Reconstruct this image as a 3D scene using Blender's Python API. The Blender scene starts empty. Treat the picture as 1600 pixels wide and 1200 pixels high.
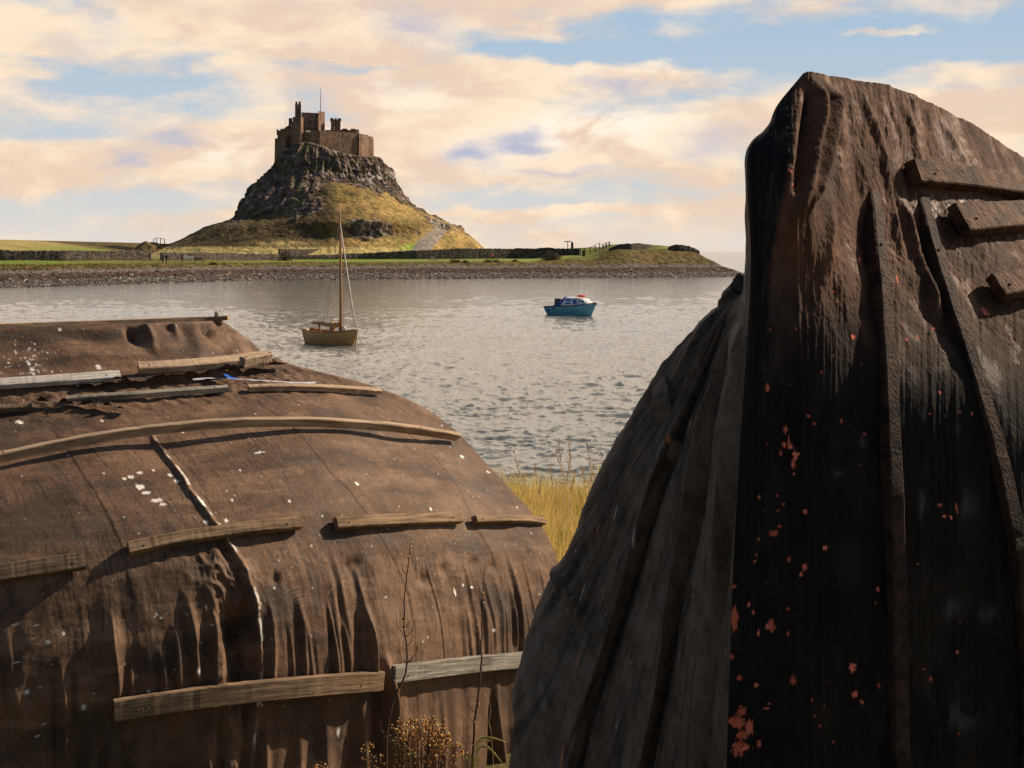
import bpy, math, random
import numpy as np
from mathutils import Vector, Matrix
random.seed(7); RNG = np.random.RandomState(11)
C = bpy.context.scene.collection
SC = bpy.context.scene
H = 5.6            # eye height above the water, metres
FP = 2200.0        # focal length in pixels of a 1600 px wide frame
HV = 393.0         # row of the horizon
def P(u, v, Y):    # world point at depth Y seen at (u, v): used to measure the place from the photograph
    return np.array([(u-800.0)/FP*Y, Y, H-(v-HV)/FP*Y])

# ---------------------------------------------------------------- camera, world, sun, exposure
cam = bpy.data.cameras.new('camera'); camo = bpy.data.objects.new('camera', cam); C.objects.link(camo)
camo.location = (0, 0, H); camo.rotation_euler = (math.pi/2, 0, 0)
cam.sensor_fit = 'HORIZONTAL'; cam.sensor_width = 36; cam.lens = 36*FP/1600
cam.shift_y = -(600-HV)/1600; cam.clip_start = 0.05; cam.clip_end = 30000
SC.camera = camo
SUN = Vector((0.755, 0.31, 0.58)).normalized()
SUN_EL = math.asin(SUN.z); SUN_ROT = math.atan2(SUN.x, SUN.y)
sl = bpy.data.lights.new('sun', 'SUN'); sl.energy = 5.0; sl.angle = math.radians(0.5); sl.color = (1.0, 0.81, 0.60)
so = bpy.data.objects.new('sun', sl); C.objects.link(so); so.rotation_euler = SUN.to_track_quat('Z', 'Y').to_euler()
SC.view_settings.view_transform = 'Standard'; SC.view_settings.look = 'None'
SC.view_settings.exposure = 0.35; SC.view_settings.gamma = 1.0

class NT:
    """small helper around a node tree"""
    def __init__(s, nt): s.nt = nt; s.n = nt.nodes; s.l = nt.links
    def link(s, a, b): s.l.new(a, b)
    def val(s, x, sock):
        if hasattr(x, 'is_output') or isinstance(x, bpy.types.NodeSocket): s.l.new(x, sock)
        else:
            try: sock.default_value = x
            except Exception: sock.default_value = (x[0], x[1], x[2], 1.0) if hasattr(x, '__len__') else x
    def m(s, op, a, b=0.0, c=0.0, clamp=False):
        n = s.n.new('ShaderNodeMath'); n.operation = op; n.use_clamp = clamp
        s.val(a, n.inputs[0]); s.val(b, n.inputs[1]); s.val(c, n.inputs[2]); return n.outputs[0]
    def vm(s, op, a, b=(0, 0, 0)):
        n = s.n.new('ShaderNodeVectorMath'); n.operation = op
        s.val(a, n.inputs[0]); s.val(b, n.inputs[1]); return n.outputs[0]
    def noise(s, vec, scale=5, detail=4, rough=.55, dist=0, out='Fac'):
        n = s.n.new('ShaderNodeTexNoise'); s.val(vec, n.inputs['Vector'])
        n.inputs['Scale'].default_value = scale; n.inputs['Detail'].default_value = detail
        n.inputs['Roughness'].default_value = rough; n.inputs['Distortion'].default_value = dist
        return n.outputs[out]
    def voro(s, vec, scale=5, feature='F1', out='Distance'):
        n = s.n.new('ShaderNodeTexVoronoi'); n.feature = feature; s.val(vec, n.inputs['Vector'])
        n.inputs['Scale'].default_value = scale; return n.outputs[out]
    def ss(s, x, lo, hi, a=0.0, b=1.0):
        n = s.n.new('ShaderNodeMapRange'); n.interpolation_type = 'SMOOTHSTEP'
        s.val(x, n.inputs[0]); n.inputs[1].default_value = lo; n.inputs[2].default_value = hi
        n.inputs[3].default_value = a; n.inputs[4].default_value = b; return n.outputs[0]
    def mix(s, f, a, b, mode='MIX'):
        n = s.n.new('ShaderNodeMix'); n.data_type = 'RGBA'; n.blend_type = mode
        s.val(f, n.inputs[0]); s.val(a, n.inputs[6]); s.val(b, n.inputs[7]); return n.outputs[2]
    def comb(s, x, y, z=0.0):
        n = s.n.new('ShaderNodeCombineXYZ'); s.val(x, n.inputs[0]); s.val(y, n.inputs[1]); s.val(z, n.inputs[2]); return n.outputs[0]
    def sep(s, v):
        n = s.n.new('ShaderNodeSeparateXYZ'); s.val(v, n.inputs[0]); return n.outputs
    def scale(s, v, k): return s.vm('MULTIPLY', v, k)
    def pos(s):
        return s.n.new('ShaderNodeNewGeometry').outputs['Position']
    def obj(s):
        return s.n.new('ShaderNodeTexCoord').outputs['Object']
    def attr(s, name, out='Color'):
        n = s.n.new('ShaderNodeAttribute'); n.attribute_name = name; return n.outputs[out]
    def bump(s, h, strength=.5, dist=.02, normal=None):
        n = s.n.new('ShaderNodeBump'); s.val(h, n.inputs['Height']); n.inputs['Strength'].default_value = strength
        n.inputs['Distance'].default_value = dist
        if normal is not None: s.link(normal, n.inputs['Normal'])
        return n.outputs[0]

# ---- the sky
world = bpy.data.worlds.new("World"); SC.world = world; world.use_nodes = True
w = NT(world.node_tree); w.n.clear()
tc = w.n.new('ShaderNodeTexCoord').outputs['Generated']
sky = w.n.new('ShaderNodeTexSky'); sky.sky_type = 'NISHITA'; sky.sun_disc = False
sky.sun_elevation = SUN_EL; sky.sun_rotation = SUN_ROT; sky.air_density = 1.1; sky.dust_density = 1.2; sky.ozone_density = 1.2
d3 = w.sep(w.vm('NORMALIZE', tc))
az = w.m('ARCTAN2', d3[0], d3[1]); el = w.m('ARCSINE', d3[2])
#  clouds: streaky layers stretched along the horizon, plus banks of cumulus at measured bearings
wob = w.noise(w.comb(az, w.m('MULTIPLY', el, 2.0)), 9, 3, out='Color')
elw = w.m('ADD', el, w.m('MULTIPLY', w.m('SUBTRACT', w.sep(wob)[0], .5), .02))
sheet = w.noise(w.comb(w.m('MULTIPLY', az, 5.0), w.m('MULTIPLY', elw, 26.0), 3.1), 1.0, 6, .5)
puff = w.noise(w.comb(w.m('MULTIPLY', az, 16.0), w.m('MULTIPLY', el, 34.0), 1.7), 1.0, 9, .56, .3)
azb = w.m('ADD', az, w.m('MULTIPLY', w.m('SUBTRACT', w.noise(w.comb(w.m('MULTIPLY', az, 24.0), w.m('MULTIPLY', el, 50.0), 5.5), 1.0, 5, .6), .5), .055))
elb = w.m('ADD', el, w.m('MULTIPLY', w.m('SUBTRACT', w.noise(w.comb(w.m('MULTIPLY', az, 20.0), w.m('MULTIPLY', el, 44.0), 9.5), 1.0, 5, .6), .5), .030))
def blobs(lst, power=1.0):
    acc = None
    for (u, v, ru, rv, amp) in lst:
        a0 = math.atan((u-800)/FP); e0 = math.atan((HV-v)/FP)
        dx = w.m('DIVIDE', w.m('SUBTRACT', azb, a0), ru/FP); dy = w.m('DIVIDE', w.m('SUBTRACT', elb, e0), rv/FP)
        r2 = w.m('ADD', w.m('MULTIPLY', dx, dx), w.m('MULTIPLY', dy, dy))
        g = w.m('MULTIPLY', w.m('POWER', 2.71828, w.m('MULTIPLY', r2, -1.0)), amp)
        acc = g if acc is None else w.m('ADD', acc, g)
    return acc
cov = blobs([(1350, 75, 330, 90, -.38), (900, 85, 140, 14, -.35), (560, 112, 110, 12, -.35), (1010, 180, 120, 16, -.3),
             (170, 142, 190, 20, -.42), (60, 345, 330, 40, -.12), (800, 305, 270, 20, -.30), (1130, 330, 280, 30, -.12),
             (640, 355, 260, 40, -.04), (1500, 300, 300, 60, -.10), (240, 318, 150, 25, -.25),
             (960, 205, 150, 40, .42), (780, 235, 110, 40, .3), (640, 215, 180, 50, .3), (330, 235, 120, 40, .35),
             (90, 258, 120, 22, .35), (300, 60, 420, 60, .25), (1000, 120, 180, 22, .3), (760, 150, 300, 40, .2),
             (870, 330, 230, 9, .36), (1110, 250, 100, 50, .25), (1390, 62, 80, 9, .5), (1480, 120, 60, 20, .25), (1520, 215, 120, 40, .25)])
dens = w.m('ADD', w.m('ADD', w.m('MULTIPLY', sheet, .70), w.m('MULTIPLY', puff, .30)), w.m('MULTIPLY', cov, .42))
dens = w.m('ADD', dens, w.ss(el, .175, .27, 0, .30))     # cloud veil added above the frame to warm and brighten the water's reflection
cover = w.ss(dens, .375, .555)
shade = blobs([(660, 40, 90, 30, 1.0), (735, 243, 45, 18, 1.5), (810, 215, 50, 14, .9), (960, 135, 70, 14, .9), (830, 232, 40, 12, 1.0),
               (100, 150, 130, 22, 1.0), (265, 215, 60, 16, .9), (340, 160, 60, 10, .6), (1120, 225, 70, 35, .9), (205, 262, 40, 18, .9),
               (1130, 55, 90, 30, .5), (880, 265, 90, 10, .9), (590, 130, 140, 16, .4), (1240, 75, 90, 30, .5), (60, 80, 100, 18, .3)])
sn = w.noise(w.comb(w.m('MULTIPLY', az, 10.0), w.m('MULTIPLY', el, 40.0), 7.3), 1.0, 6, .55)
shv = w.m('ADD', w.m('MULTIPLY', shade, .8), w.m('MULTIPLY', w.m('SUBTRACT', sn, .5), 1.3))
shf = w.ss(shv, .05, 1.15)
lit = w.ss(w.m('SUBTRACT', puff, w.m('MULTIPLY', sheet, .4)), .18, .42)
crest = w.mix(lit, (0.84, 0.625, 0.465), (1.0, 0.79, 0.575))
bank = blobs([(965, 195, 120, 32, 1.0), (760, 238, 70, 26, .7), (650, 150, 90, 22, .5), (335, 235, 90, 24, .8), (1010, 108, 120, 14, .6), (860, 210, 60, 20, .6)])
crest = w.mix(w.m('MULTIPLY', w.m('MINIMUM', bank, 1.0), w.ss(puff, .38, .56)), crest, (1.08, .93, .76))
cl = w.mix(shf, crest, (0.45, 0.48, 0.62))
gr = w.ss(el, 0.0, 0.20)
clear = w.mix(gr, (0.62, 0.64, 0.64), (0.36, 0.51, 0.67))
low = w.mix(w.ss(el, 0.0, 0.05), (.74, .68, .62), clear)
seen = w.mix(w.m('MULTIPLY', cover, .93), low, cl)
# overhead the painted layer thins out and the plain Nishita sky takes over
bg1 = w.n.new('ShaderNodeBackground'); w.link(sky.outputs[0], bg1.inputs[0]); bg1.inputs[1].default_value = 0.06
bg2 = w.n.new('ShaderNodeBackground'); w.link(seen, bg2.inputs[0]); w.link(w.ss(el, .19, .30, .82, 1.35), bg2.inputs[1])
mx = w.n.new('ShaderNodeMixShader'); w.link(w.m('MAXIMUM', w.ss(el, .38, .80), w.ss(w.m('ABSOLUTE', az), .62, 1.15)), mx.inputs[0]); w.link(bg2.outputs[0], mx.inputs[1]); w.link(bg1.outputs[0], mx.inputs[2])
wo = w.n.new('ShaderNodeOutputWorld'); w.link(mx.outputs[0], wo.inputs[0])

# ---------------------------------------------------------------- materials
MATS = {}
def mat(name, build):
    m = bpy.data.materials.new(name); m.use_nodes = True
    n = NT(m.node_tree); bs = n.n['Principled BSDF']; build(n, bs); MATS[name] = m; return m
def plain(name, col, rough=.6, var=.25, scale=6, bump=.15, bd=.01, metal=0, stretch=(1, 1, 1), spec=.5):
    def b(n, bs):
        o = n.scale(n.obj(), stretch)
        f = n.noise(o, scale, 6, .6); f2 = n.noise(o, scale*7, 3, .6)
        k = n.ss(f, .3, .7, 1-var, 1+var)
        c = n.vm('MULTIPLY', col, n.comb(k, k, k)); k2 = n.ss(f2, .25, .75, 1-var*.5, 1+var*.5)
        n.link(n.vm('MULTIPLY', c, n.comb(k2, k2, k2)), bs.inputs['Base Color'])
        bs.inputs['Roughness'].default_value = rough; bs.inputs['Metallic'].default_value = metal
        bs.inputs['Specular IOR Level'].default_value = spec
        if bump: n.link(n.bump(n.m('ADD', f2, n.m('MULTIPLY', f, 2)), bump, bd), bs.inputs['Normal'])
    return mat(name, b)
def attrmat(name, rough=.8, spec=.3, var=.2, scale=40, bump=.3, bd=.01, stretch=(1, 1, 1), trans=0, extra=None, gl=None):
    def b(n, bs):
        p = n.scale(n.pos(), stretch)
        f = n.noise(p, scale, 5, .65); k = n.ss(f, .25, .75, 1-var, 1+var)
        n.link(n.vm('MULTIPLY', n.attr('Col'), n.comb(k, k, k)), bs.inputs['Base Color'])
        bs.inputs['Roughness'].default_value = rough; bs.inputs['Specular IOR Level'].default_value = spec
        h = f
        if extra: h = n.m('ADD', f, n.m('MULTIPLY', n.noise(p, extra, 4, .6), 3.0))
        if gl: n.link(n.attr(gl, 'Fac'), bs.inputs['Roughness'])
        n.link(n.bump(h, bump, bd), bs.inputs['Normal'])
        if trans:
            t = n.n.new('ShaderNodeBsdfTranslucent'); n.link(n.attr('Col'), t.inputs[0])
            mxs = n.n.new('ShaderNodeMixShader'); mxs.inputs[0].default_value = trans
            n.link(bs.outputs[0], mxs.inputs[1]); n.link(t.outputs[0], mxs.inputs[2])
            n.link(mxs.outputs[0], n.n['Material Output'].inputs[0])
    return mat(name, b)

# ---------------------------------------------------------------- numpy noise
_perm = np.random.RandomState(3).permutation(256); _perm = np.concatenate([_perm]*3)
_g = np.random.RandomState(5).normal(size=(256, 3)); _g /= np.linalg.norm(_g, axis=1)[:, None]
def perlin(x, y, z=0.0):
    x, y, z = np.broadcast_arrays(np.asarray(x, float), np.asarray(y, float), np.asarray(z, float))
    xi = np.floor(x).astype(int); yi = np.floor(y).astype(int); zi = np.floor(z).astype(int)
    xf = x-xi; yf = y-yi; zf = z-zi; xi &= 255; yi &= 255; zi &= 255
    f = lambda t: t*t*t*(t*(t*6-15)+10)
    u, v, ww = f(xf), f(yf), f(zf); r = 0
    for dx in (0, 1):
        for dy in (0, 1):
            for dz in (0, 1):
                h = _perm[_perm[_perm[xi+dx]+yi+dy]+zi+dz]; g = _g[h]
                r = r+(g[..., 0]*(xf-dx)+g[..., 1]*(yf-dy)+g[..., 2]*(zf-dz))*(u if dx else 1-u)*(v if dy else 1-v)*(ww if dz else 1-ww)
    return r*1.5
def fbm(x, y, z=0.0, o=5, r=.5):
    a, s, k = 1.0, 0, 1.0
    for i in range(o):
        s = s+a*perlin(np.asarray(x)*k+i*17.3, np.asarray(y)*k+i*9.1, np.asarray(z)*k+i*3.7); a *= r; k *= 2.03
    return s
def ridged(x, y, z=0.0, o=5, r=.55):
    a, s, k = 1.0, 0, 1.0
    for i in range(o):
        s = s+a*(1-2*np.abs(perlin(np.asarray(x)*k+i*13.3, np.asarray(y)*k+i*5.1, np.asarray(z)*k+i*7.7))); a *= r; k *= 2.1
    return s
def sst(x, lo, hi):
    t = np.clip((x-lo)/(hi-lo), 0, 1); return t*t*(3-2*t)
def mixc(a, b, f):
    return np.asarray(a)*(1-f[..., None])+np.asarray(b)*f[..., None]

# ---------------------------------------------------------------- objects, tags
def thing(name, label, cat, loc=(0, 0, 0), group=None, rz=0):
    o = bpy.data.objects.new(name, None); C.objects.link(o); o.location = loc; o.rotation_euler.z = rz
    o.empty_display_size = .2
    return tag(o, label, cat, group)
def tag(o, label=None, cat=None, group=None, kind=None):
    if label: o['label'] = label
    if cat: o['category'] = cat
    if group: o['group'] = group
    if kind: o['kind'] = kind
    return o
def link(name, me, m, parent=None):
    o = bpy.data.objects.new(name, me); C.objects.link(o)
    if m: me.materials.append(MATS[m] if isinstance(m, str) else m)
    if parent: o.parent = parent
    return o
def raw_mesh(name, V, F, smooth=True, col=None, attrs=None):
    """V (n,3), F list of faces or (m,k) array"""
    me = bpy.data.meshes.new(name); V = np.asarray(V, np.float32)
    if isinstance(F, np.ndarray):
        n, k = F.shape; me.vertices.add(len(V)); me.vertices.foreach_set('co', V.ravel())
        me.loops.add(n*k); me.loops.foreach_set('vertex_index', F.astype(np.int32).ravel())
        me.polygons.add(n); me.polygons.foreach_set('loop_start', np.arange(0, n*k, k, dtype=np.int32))
        me.update(calc_edges=True)
    else:
        me.from_pydata([tuple(map(float, p)) for p in V], [], F)
    me.polygons.foreach_set('use_smooth', np.full(len(me.polygons), smooth))
    if col is not None:
        a = me.color_attributes.new('Col', 'FLOAT_COLOR', 'POINT')
        c = np.ones((len(V), 4), np.float32); c[:, :3] = np.clip(np.asarray(col, np.float32).reshape(-1, 3), 0, 1); a.data.foreach_set('color', c.ravel())
    for k_, v_ in (attrs or {}).items():
        a = me.attributes.new(k_, 'FLOAT', 'POINT'); a.data.foreach_set('value', np.asarray(v_, np.float32).ravel())
    me.validate(); me.update(); return me
def grid_faces(n, m, flip=False, base=0):
    i = np.arange(n-1)[:, None]*m+np.arange(m-1)[None, :]+base
    f = np.stack([i, i+1, i+m+1, i+m], -1).reshape(-1, 4)
    return f[:, ::-1].copy() if flip else f
def grid_normals(G):
    du = np.gradient(G, axis=0); dv = np.gradient(G, axis=1)
    n = np.cross(dv, du); return n/np.maximum(np.linalg.norm(n, axis=-1, keepdims=True), 1e-9)
def cr_eval(ctrl, t):
    """Catmull-Rom through ctrl (n,...) at parameters t in 0..n-1"""
    n = len(ctrl); i = np.clip(np.floor(t).astype(int), 0, n-2); f = (t-i).reshape((-1,)+(1,)*(ctrl.ndim-1))
    ext = np.concatenate([2*ctrl[:1]-ctrl[1:2], ctrl, 2*ctrl[-1:]-ctrl[-2:-1]])
    p0, p1, p2, p3 = ext[i], ext[i+1], ext[i+2], ext[i+3]
    return .5*((2*p1)+(-p0+p2)*f+(2*p0-5*p1+4*p2-p3)*f**2+(-p0+3*p1-3*p2+p3)*f**3)
def spans(counts):
    """parameter values with counts[i] steps in span i"""
    out = []
    for i, c in enumerate(counts): out += list(i+np.arange(c)/c)
    return np.array(out+[len(counts)])
def uv_of(G):
    return 800+FP*G[..., 0]/G[..., 1], HV+FP*(H-G[..., 2])/G[..., 1]

class MB:
    """collects shapes, then makes them ONE mesh object"""
    def __init__(s): s.v = []; s.f = []
    def add(s, V, F):
        b = len(s.v); s.v += [tuple(map(float, p)) for p in V]; s.f += [tuple(i+b for i in f) for f in F]; return s
    def box(s, c, d, M=None, taper=1.0):
        V = []
        for z in (-1, 1):
            k = taper if z > 0 else 1
            for x, y in ((-1, -1), (1, -1), (1, 1), (-1, 1)): V.append(Vector((x*d[0]/2*k, y*d[1]/2*k, z*d[2]/2)))
        if M is not None: V = [M @ p for p in V]
        V = [p+Vector(c) for p in V]
        return s.add(V, [(3, 2, 1, 0), (4, 5, 6, 7), (0, 1, 5, 4), (1, 2, 6, 5), (2, 3, 7, 6), (3, 0, 4, 7)])
    def bar(s, a, b, wd, ht, up=(0, 0, 1)):
        a = Vector(a); b = Vector(b); t = (b-a).normalized(); u = Vector(up)
        if abs(t.dot(u)) > .95: u = Vector((1, 0, 0))
        sd = t.cross(u).normalized(); u = sd.cross(t); V = []
        for p in (a, b):
            for x, y in ((-1, -1), (1, -1), (1, 1), (-1, 1)): V.append(p+sd*x*wd/2+u*y*ht/2)
        return s.add(V, [(3, 2, 1, 0), (4, 5, 6, 7), (0, 1, 5, 4), (1, 2, 6, 5), (2, 3, 7, 6), (3, 0, 4, 7)])
    def tube(s, pts, r, k=6, cap=True):
        pts = [Vector(p) for p in pts]; n = len(pts); r = r if hasattr(r, '__len__') else [r]*n; V = []; F = []
        ref = None
        for i, p in enumerate(pts):
            t = (pts[min(i+1, n-1)]-pts[max(i-1, 0)]).normalized()
            if ref is None: ref = Vector((0, 0, 1)) if abs(t.z) < .9 else Vector((1, 0, 0))
            a = t.cross(ref).normalized(); b = t.cross(a).normalized(); ref = -b if False else ref
            for j in range(k):
                an = 2*math.pi*j/k; V.append(p+(a*math.cos(an)+b*math.sin(an))*r[i])
        for i in range(n-1):
            for j in range(k): F.append((i*k+j, i*k+(j+1) % k, (i+1)*k+(j+1) % k, (i+1)*k+j))
        if cap: F.append(tuple(range(k))[::-1]); F.append(tuple((n-1)*k+j for j in range(k)))
        return s.add(V, F)
    def loft(s, rings, closed=True, caps=True):
        k = len(rings[0]); V = [p for r in rings for p in r]; F = []
        for i in range(len(rings)-1):
            for j in range(k if closed else k-1): F.append((i*k+j, i*k+(j+1) % k, (i+1)*k+(j+1) % k, (i+1)*k+j))
        if caps: F.append(tuple(range(k))[::-1]); F.append(tuple((len(rings)-1)*k+j for j in range(k)))
        return s.add(V, F)
    def prism(s, foot, z0, z1, k0=1.0):
        """foot: list of (x,y); k0 spreads the base (battered walls)"""
        cx = sum(p[0] for p in foot)/len(foot); cy = sum(p[1] for p in foot)/len(foot)
        a = [(cx+(x-cx)*k0, cy+(y-cy)*k0, z0) for x, y in foot]; b = [(x, y, z1) for x, y in foot]
        return s.loft([a, b])
    def ball(s, c, r, n=8, m=5):
        r = r if hasattr(r, '__len__') else (r, r, r); rings = []
        for i in range(m+1):
            a = -math.pi/2+math.pi*(i/m)*.98+.03
            rings.append([(c[0]+r[0]*math.cos(a)*math.cos(2*math.pi*j/n), c[1]+r[1]*math.cos(a)*math.sin(2*math.pi*j/n), c[2]+r[2]*math.sin(a)) for j in range(n)])
        return s.loft(rings)
    def build(s, name, m, parent=None, smooth=False, world=False, bevel=0):
        V = np.array(s.v)
        if world and parent is not None:
            q = parent; off = np.zeros(3)
            while q is not None: off += np.array(q.location); q = q.parent
            V = V-off
        me = bpy.data.meshes.new(name); me.from_pydata([tuple(p) for p in V], [], s.f); me.validate()
        me.polygons.foreach_set('use_smooth', np.full(len(me.polygons), smooth)); me.update()
        o = link(name, me, m, parent)
        if bevel:
            b = o.modifiers.new('bevel', 'BEVEL'); b.width = bevel; b.segments = 2
        return o
# ---------------------------------------------------------------- water
def b_water(n, bs):
    p = n.pos(); s = n.sep(p)
    q = n.comb(s[0], n.m('MULTIPLY', s[1], 1.0), 0.0)
    a = n.noise(n.scale(q, (.55, 1.0, 1)), 1.15, 4, .6, .6)
    b = n.noise(n.scale(q, (.8, 1.3, 1)), 4.0, 3, .6, .4)
    big = n.noise(n.scale(q, (.02, .05, 1)), 1.0, 3, .5)
    h = n.m('ADD', n.m('MULTIPLY', a, 1.0), n.m('MULTIPLY', b, .22))
    n.link(n.bump(h, 1.0, .075), bs.inputs['Normal'])
    k = n.ss(big, .35, .65, 0, 1)
    n.link(n.mix(k, (.12, .138, .135), (.155, .168, .160)), bs.inputs['Base Color'])
    bs.inputs['Roughness'].default_value = .07; bs.inputs['IOR'].default_value = 1.42
mat('water', b_water)
#  the grid fans out with distance, so the chop is modelled everywhere it can be made out
bt = np.concatenate([-np.geomspace(30, .58, 24)[:-1], np.linspace(-.58, .58, 1300), np.geomspace(.58, 30, 24)[1:]])
dpn = np.concatenate([np.linspace(2.5, 26, 40)[:-1], 1/np.linspace(1/26., 1/330., 640), np.geomspace(345, 14000, 40)])
TT, YY = np.meshgrid(bt, dpn, indexing='ij'); XX = TT*YY
wx_ = XX+.5*fbm(XX*.2, YY*.2, 0, 2); wy_ = YY+.3*fbm(XX*.2, YY*.2, 5, 2)
def chop(lam, amp, z):    # wavelets with rounded troughs and sharper crests, elongated across the wind
    a_ = np.clip(1-np.abs(perlin(wx_/lam/1.5, wy_/lam, z))*2.4, 0, 1)**2*1.3; k_ = sst(lam/(YY*YY/(H*FP)*.55+.02), .8, 2.2); return amp*a_*k_
ZZ = chop(7.0, .02, 1)+chop(3.3, .050, 2)+chop(1.6, .080, 3)+chop(.85, .080, 4)+chop(.42, .048, 6)
ZZ = ZZ*(.75+.5*fbm(XX*.03, YY*.05, 8, 3))*(1-sst(np.abs(TT), .50, .70))
ZZ = ZZ-.02
tag(link('water', raw_mesh('water', np.stack([XX, YY, ZZ], -1).reshape(-1, 3), grid_faces(*XX.shape, flip=True)), 'water'), kind='structure')

# ---------------------------------------------------------------- near ground
def near_h(x, y):
    z = 2.45+.45*sst(8.5-y, 0, 6)+.28*sst(y, 9, 13)-3.6*sst(y, 15.5, 30)
    return z+.06*fbm(x*.8, y*.8, 1, 4)
attrmat('turf', .95, .1, .35, 30, .6, .03, extra=6)
xs = np.concatenate([np.linspace(-90, -8, 40), np.linspace(-7.8, 7.8, 120), np.linspace(8, 90, 40)])
ys = np.concatenate([np.linspace(-60, -1, 30), np.linspace(-.8, 20, 140), np.linspace(20.3, 40, 30)])
XX, YY = np.meshgrid(xs, ys, indexing='ij'); ZZ = near_h(XX, YY)
f = np.clip(.5+fbm(XX*1.5, YY*1.5, 4, 5)*.8, 0, 1)
colr = mixc((.075, .07, .025), (.17, .13, .055), f); sh = sst(YY, 17, 22); colr = mixc(np.zeros(3), np.ones(3), np.ones_like(f))*mixc((0, 0, 0), (1, 1, 1), np.ones_like(f))*0+colr*(1-sh[..., None])+np.array((.16, .13, .10))*sh[..., None]
tag(link('ground', raw_mesh('ground', np.stack([XX, YY, ZZ], -1).reshape(-1, 3), grid_faces(*XX.shape, flip=True), col=colr), 'turf'), kind='structure')

# ---------------------------------------------------------------- the far shore
def shore_y(x):
    # depth of the water's edge, from the row where it is seen
    us = np.array([-900, -400, -100, 20, 200, 300, 400, 600, 800, 1000, 1165, 1400]); vs = np.array([458, 455, 452, 449.5, 444, 440.5, 438, 436.5, 435, 434, 432, 430.])
    Yk = H*FP/(vs-HV); xk = (us-800)/FP*Yk
    return np.interp(x, xk, Yk)
PX = [-30, 0, 3, 16, 21, 25, 32, 58, 64, 90, 140, 260, 500]
PZ = [-4, 0, .45, 1.95, 2.35, 2.65, 3.05, 3.95, 4.15, 4.6, 5.0, 5.0, 4.6]
def far_h(x, y):
    d = y-shore_y(x)
    d = d+1.6*fbm(x*.08, y*.08, 2, 3)*sst(np.abs(d), 0, 8)
    z = np.interp(d, PX, PZ)
    # higher pasture behind the wall to the left; low mound on the right headland
    z = z+3.5*sst(-x, 92, 125)*sst(d, 75, 150)
    z = z+2.7*sst(x, 17, 26)*sst(d, 18, 36)*(1-.5*sst(d, 50, 90))
    z = z+.9*sst(x, 4, 14)*sst(d, 24, 42)*(1-.3*sst(d, 60, 90))
    dr = 54.5-x-.02*(y-300)+.8*fbm(y*.05, 3.3, 0, 3)
    cap = np.interp(dr, [-25, 0, 2.2, 5, 8, 10.5, 20, 40], [-5, -.05, .8, 2.7, 4.6, 6.4, 7.6, 9.5])
    z = np.minimum(z, cap)
    return z
xs = np.concatenate([-np.geomspace(900, 150, 60)[:-1], np.linspace(-150, 62, 640), np.linspace(63, 120, 10)])
ys = np.concatenate([np.linspace(185, 205, 12)[:-1], np.linspace(205, 375, 420), np.linspace(377, 640, 80), np.linspace(660, 1500, 12)])
XX, YY = np.meshgrid(xs, ys, indexing='ij'); ZZ = far_h(XX, YY)
D = YY-shore_y(XX)+1.2*fbm(XX*.1, YY*.1, 5, 4)
rough = (1-sst(D, 24, 30))*sst(D, -1, 2)
ZZ = ZZ+rough*.22*fbm(XX*.9, YY*.9, 0, 4)+.18*sst(D, 18, 22)*(1-sst(D, 30, 36))*ridged(XX*.35, YY*.35, 3, 4)
n1 = np.clip(.5+.9*fbm(XX*.6, YY*.6, 1, 5), 0, 1); n2 = np.clip(.5+.9*fbm(XX*.15, YY*.15, 9, 4), 0, 1); n3 = np.clip(.5+1.2*fbm(XX*2.2, YY*2.2, 7, 3), 0, 1)
peb = mixc((.07, .058, .052), (.21, .175, .16), n3); weed = mixc((.045, .028, .022), (.105, .068, .052), n1)
bank = mixc((.055, .05, .02), (.20, .14, .05), n1); lawn = mixc((.13, .20, .03), (.22, .27, .05), n2); straw = mixc((.40, .30, .13), (.25, .22, .08), n2)
brown = mixc((.09, .07, .03), (.16, .12, .05), n1)
col = peb.copy()
col = mixc(col*0, np.ones(3), np.ones_like(n1))*0+col*(1-(sst(D, 7.5, 9.5)*(1-sst(D, 15, 18)))[..., None])+weed*(sst(D, 7.5, 9.5)*(1-sst(D, 15, 18)))[..., None]
def over(col, c, f): return col*(1-f[..., None])+c*f[..., None]
col = over(col, bank, sst(D, 20, 22.5)); col = over(col, lawn, sst(D, 29+4*n1, 33+4*n1)*(1-.75*np.exp(-((XX+68)/17.)**2)))
col = over(col, straw, sst(D, 66, 70)*sst(-XX, -10, 40)); col = over(col, lawn*.9, sst(D, 85, 95)*np.exp(-((XX+101)/9.)**2))
col = over(col, brown, sst(XX, 2, 12)*sst(D, 20, 24)*np.clip(.75-sst(n2, .4, .8), 0, 1)); col = over(col, bank*.8, sst(D, 150, 170))
col = over(col, mixc((.19, .17, .15), (.25, .22, .2), n3), np.exp(-((D-46)/1.2)**4)*sst(XX, -35, -28)*(1-sst(XX, 8, 14)))
attrmat('far_land', .95, .1, .45, 3.0, .8, .25, extra=.9)
tag(link('shore', raw_mesh('shore', np.stack([XX, YY, ZZ], -1).reshape(-1, 3), grid_faces(*XX.shape, flip=True), col=col), 'far_land'), kind='structure')
def far_z(x, y):
    return float(far_h(np.array([float(x)]), np.array([float(y)]))[0])
def shore_pt(u, dist):
    """ground point on bearing u, dist metres inland of the water's edge"""
    Y = 300.0
    for _ in range(30): Y = float(shore_y((u-800)/FP*Y))+dist
    x = (u-800)/FP*Y; return x, Y, far_z(x, Y)

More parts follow.
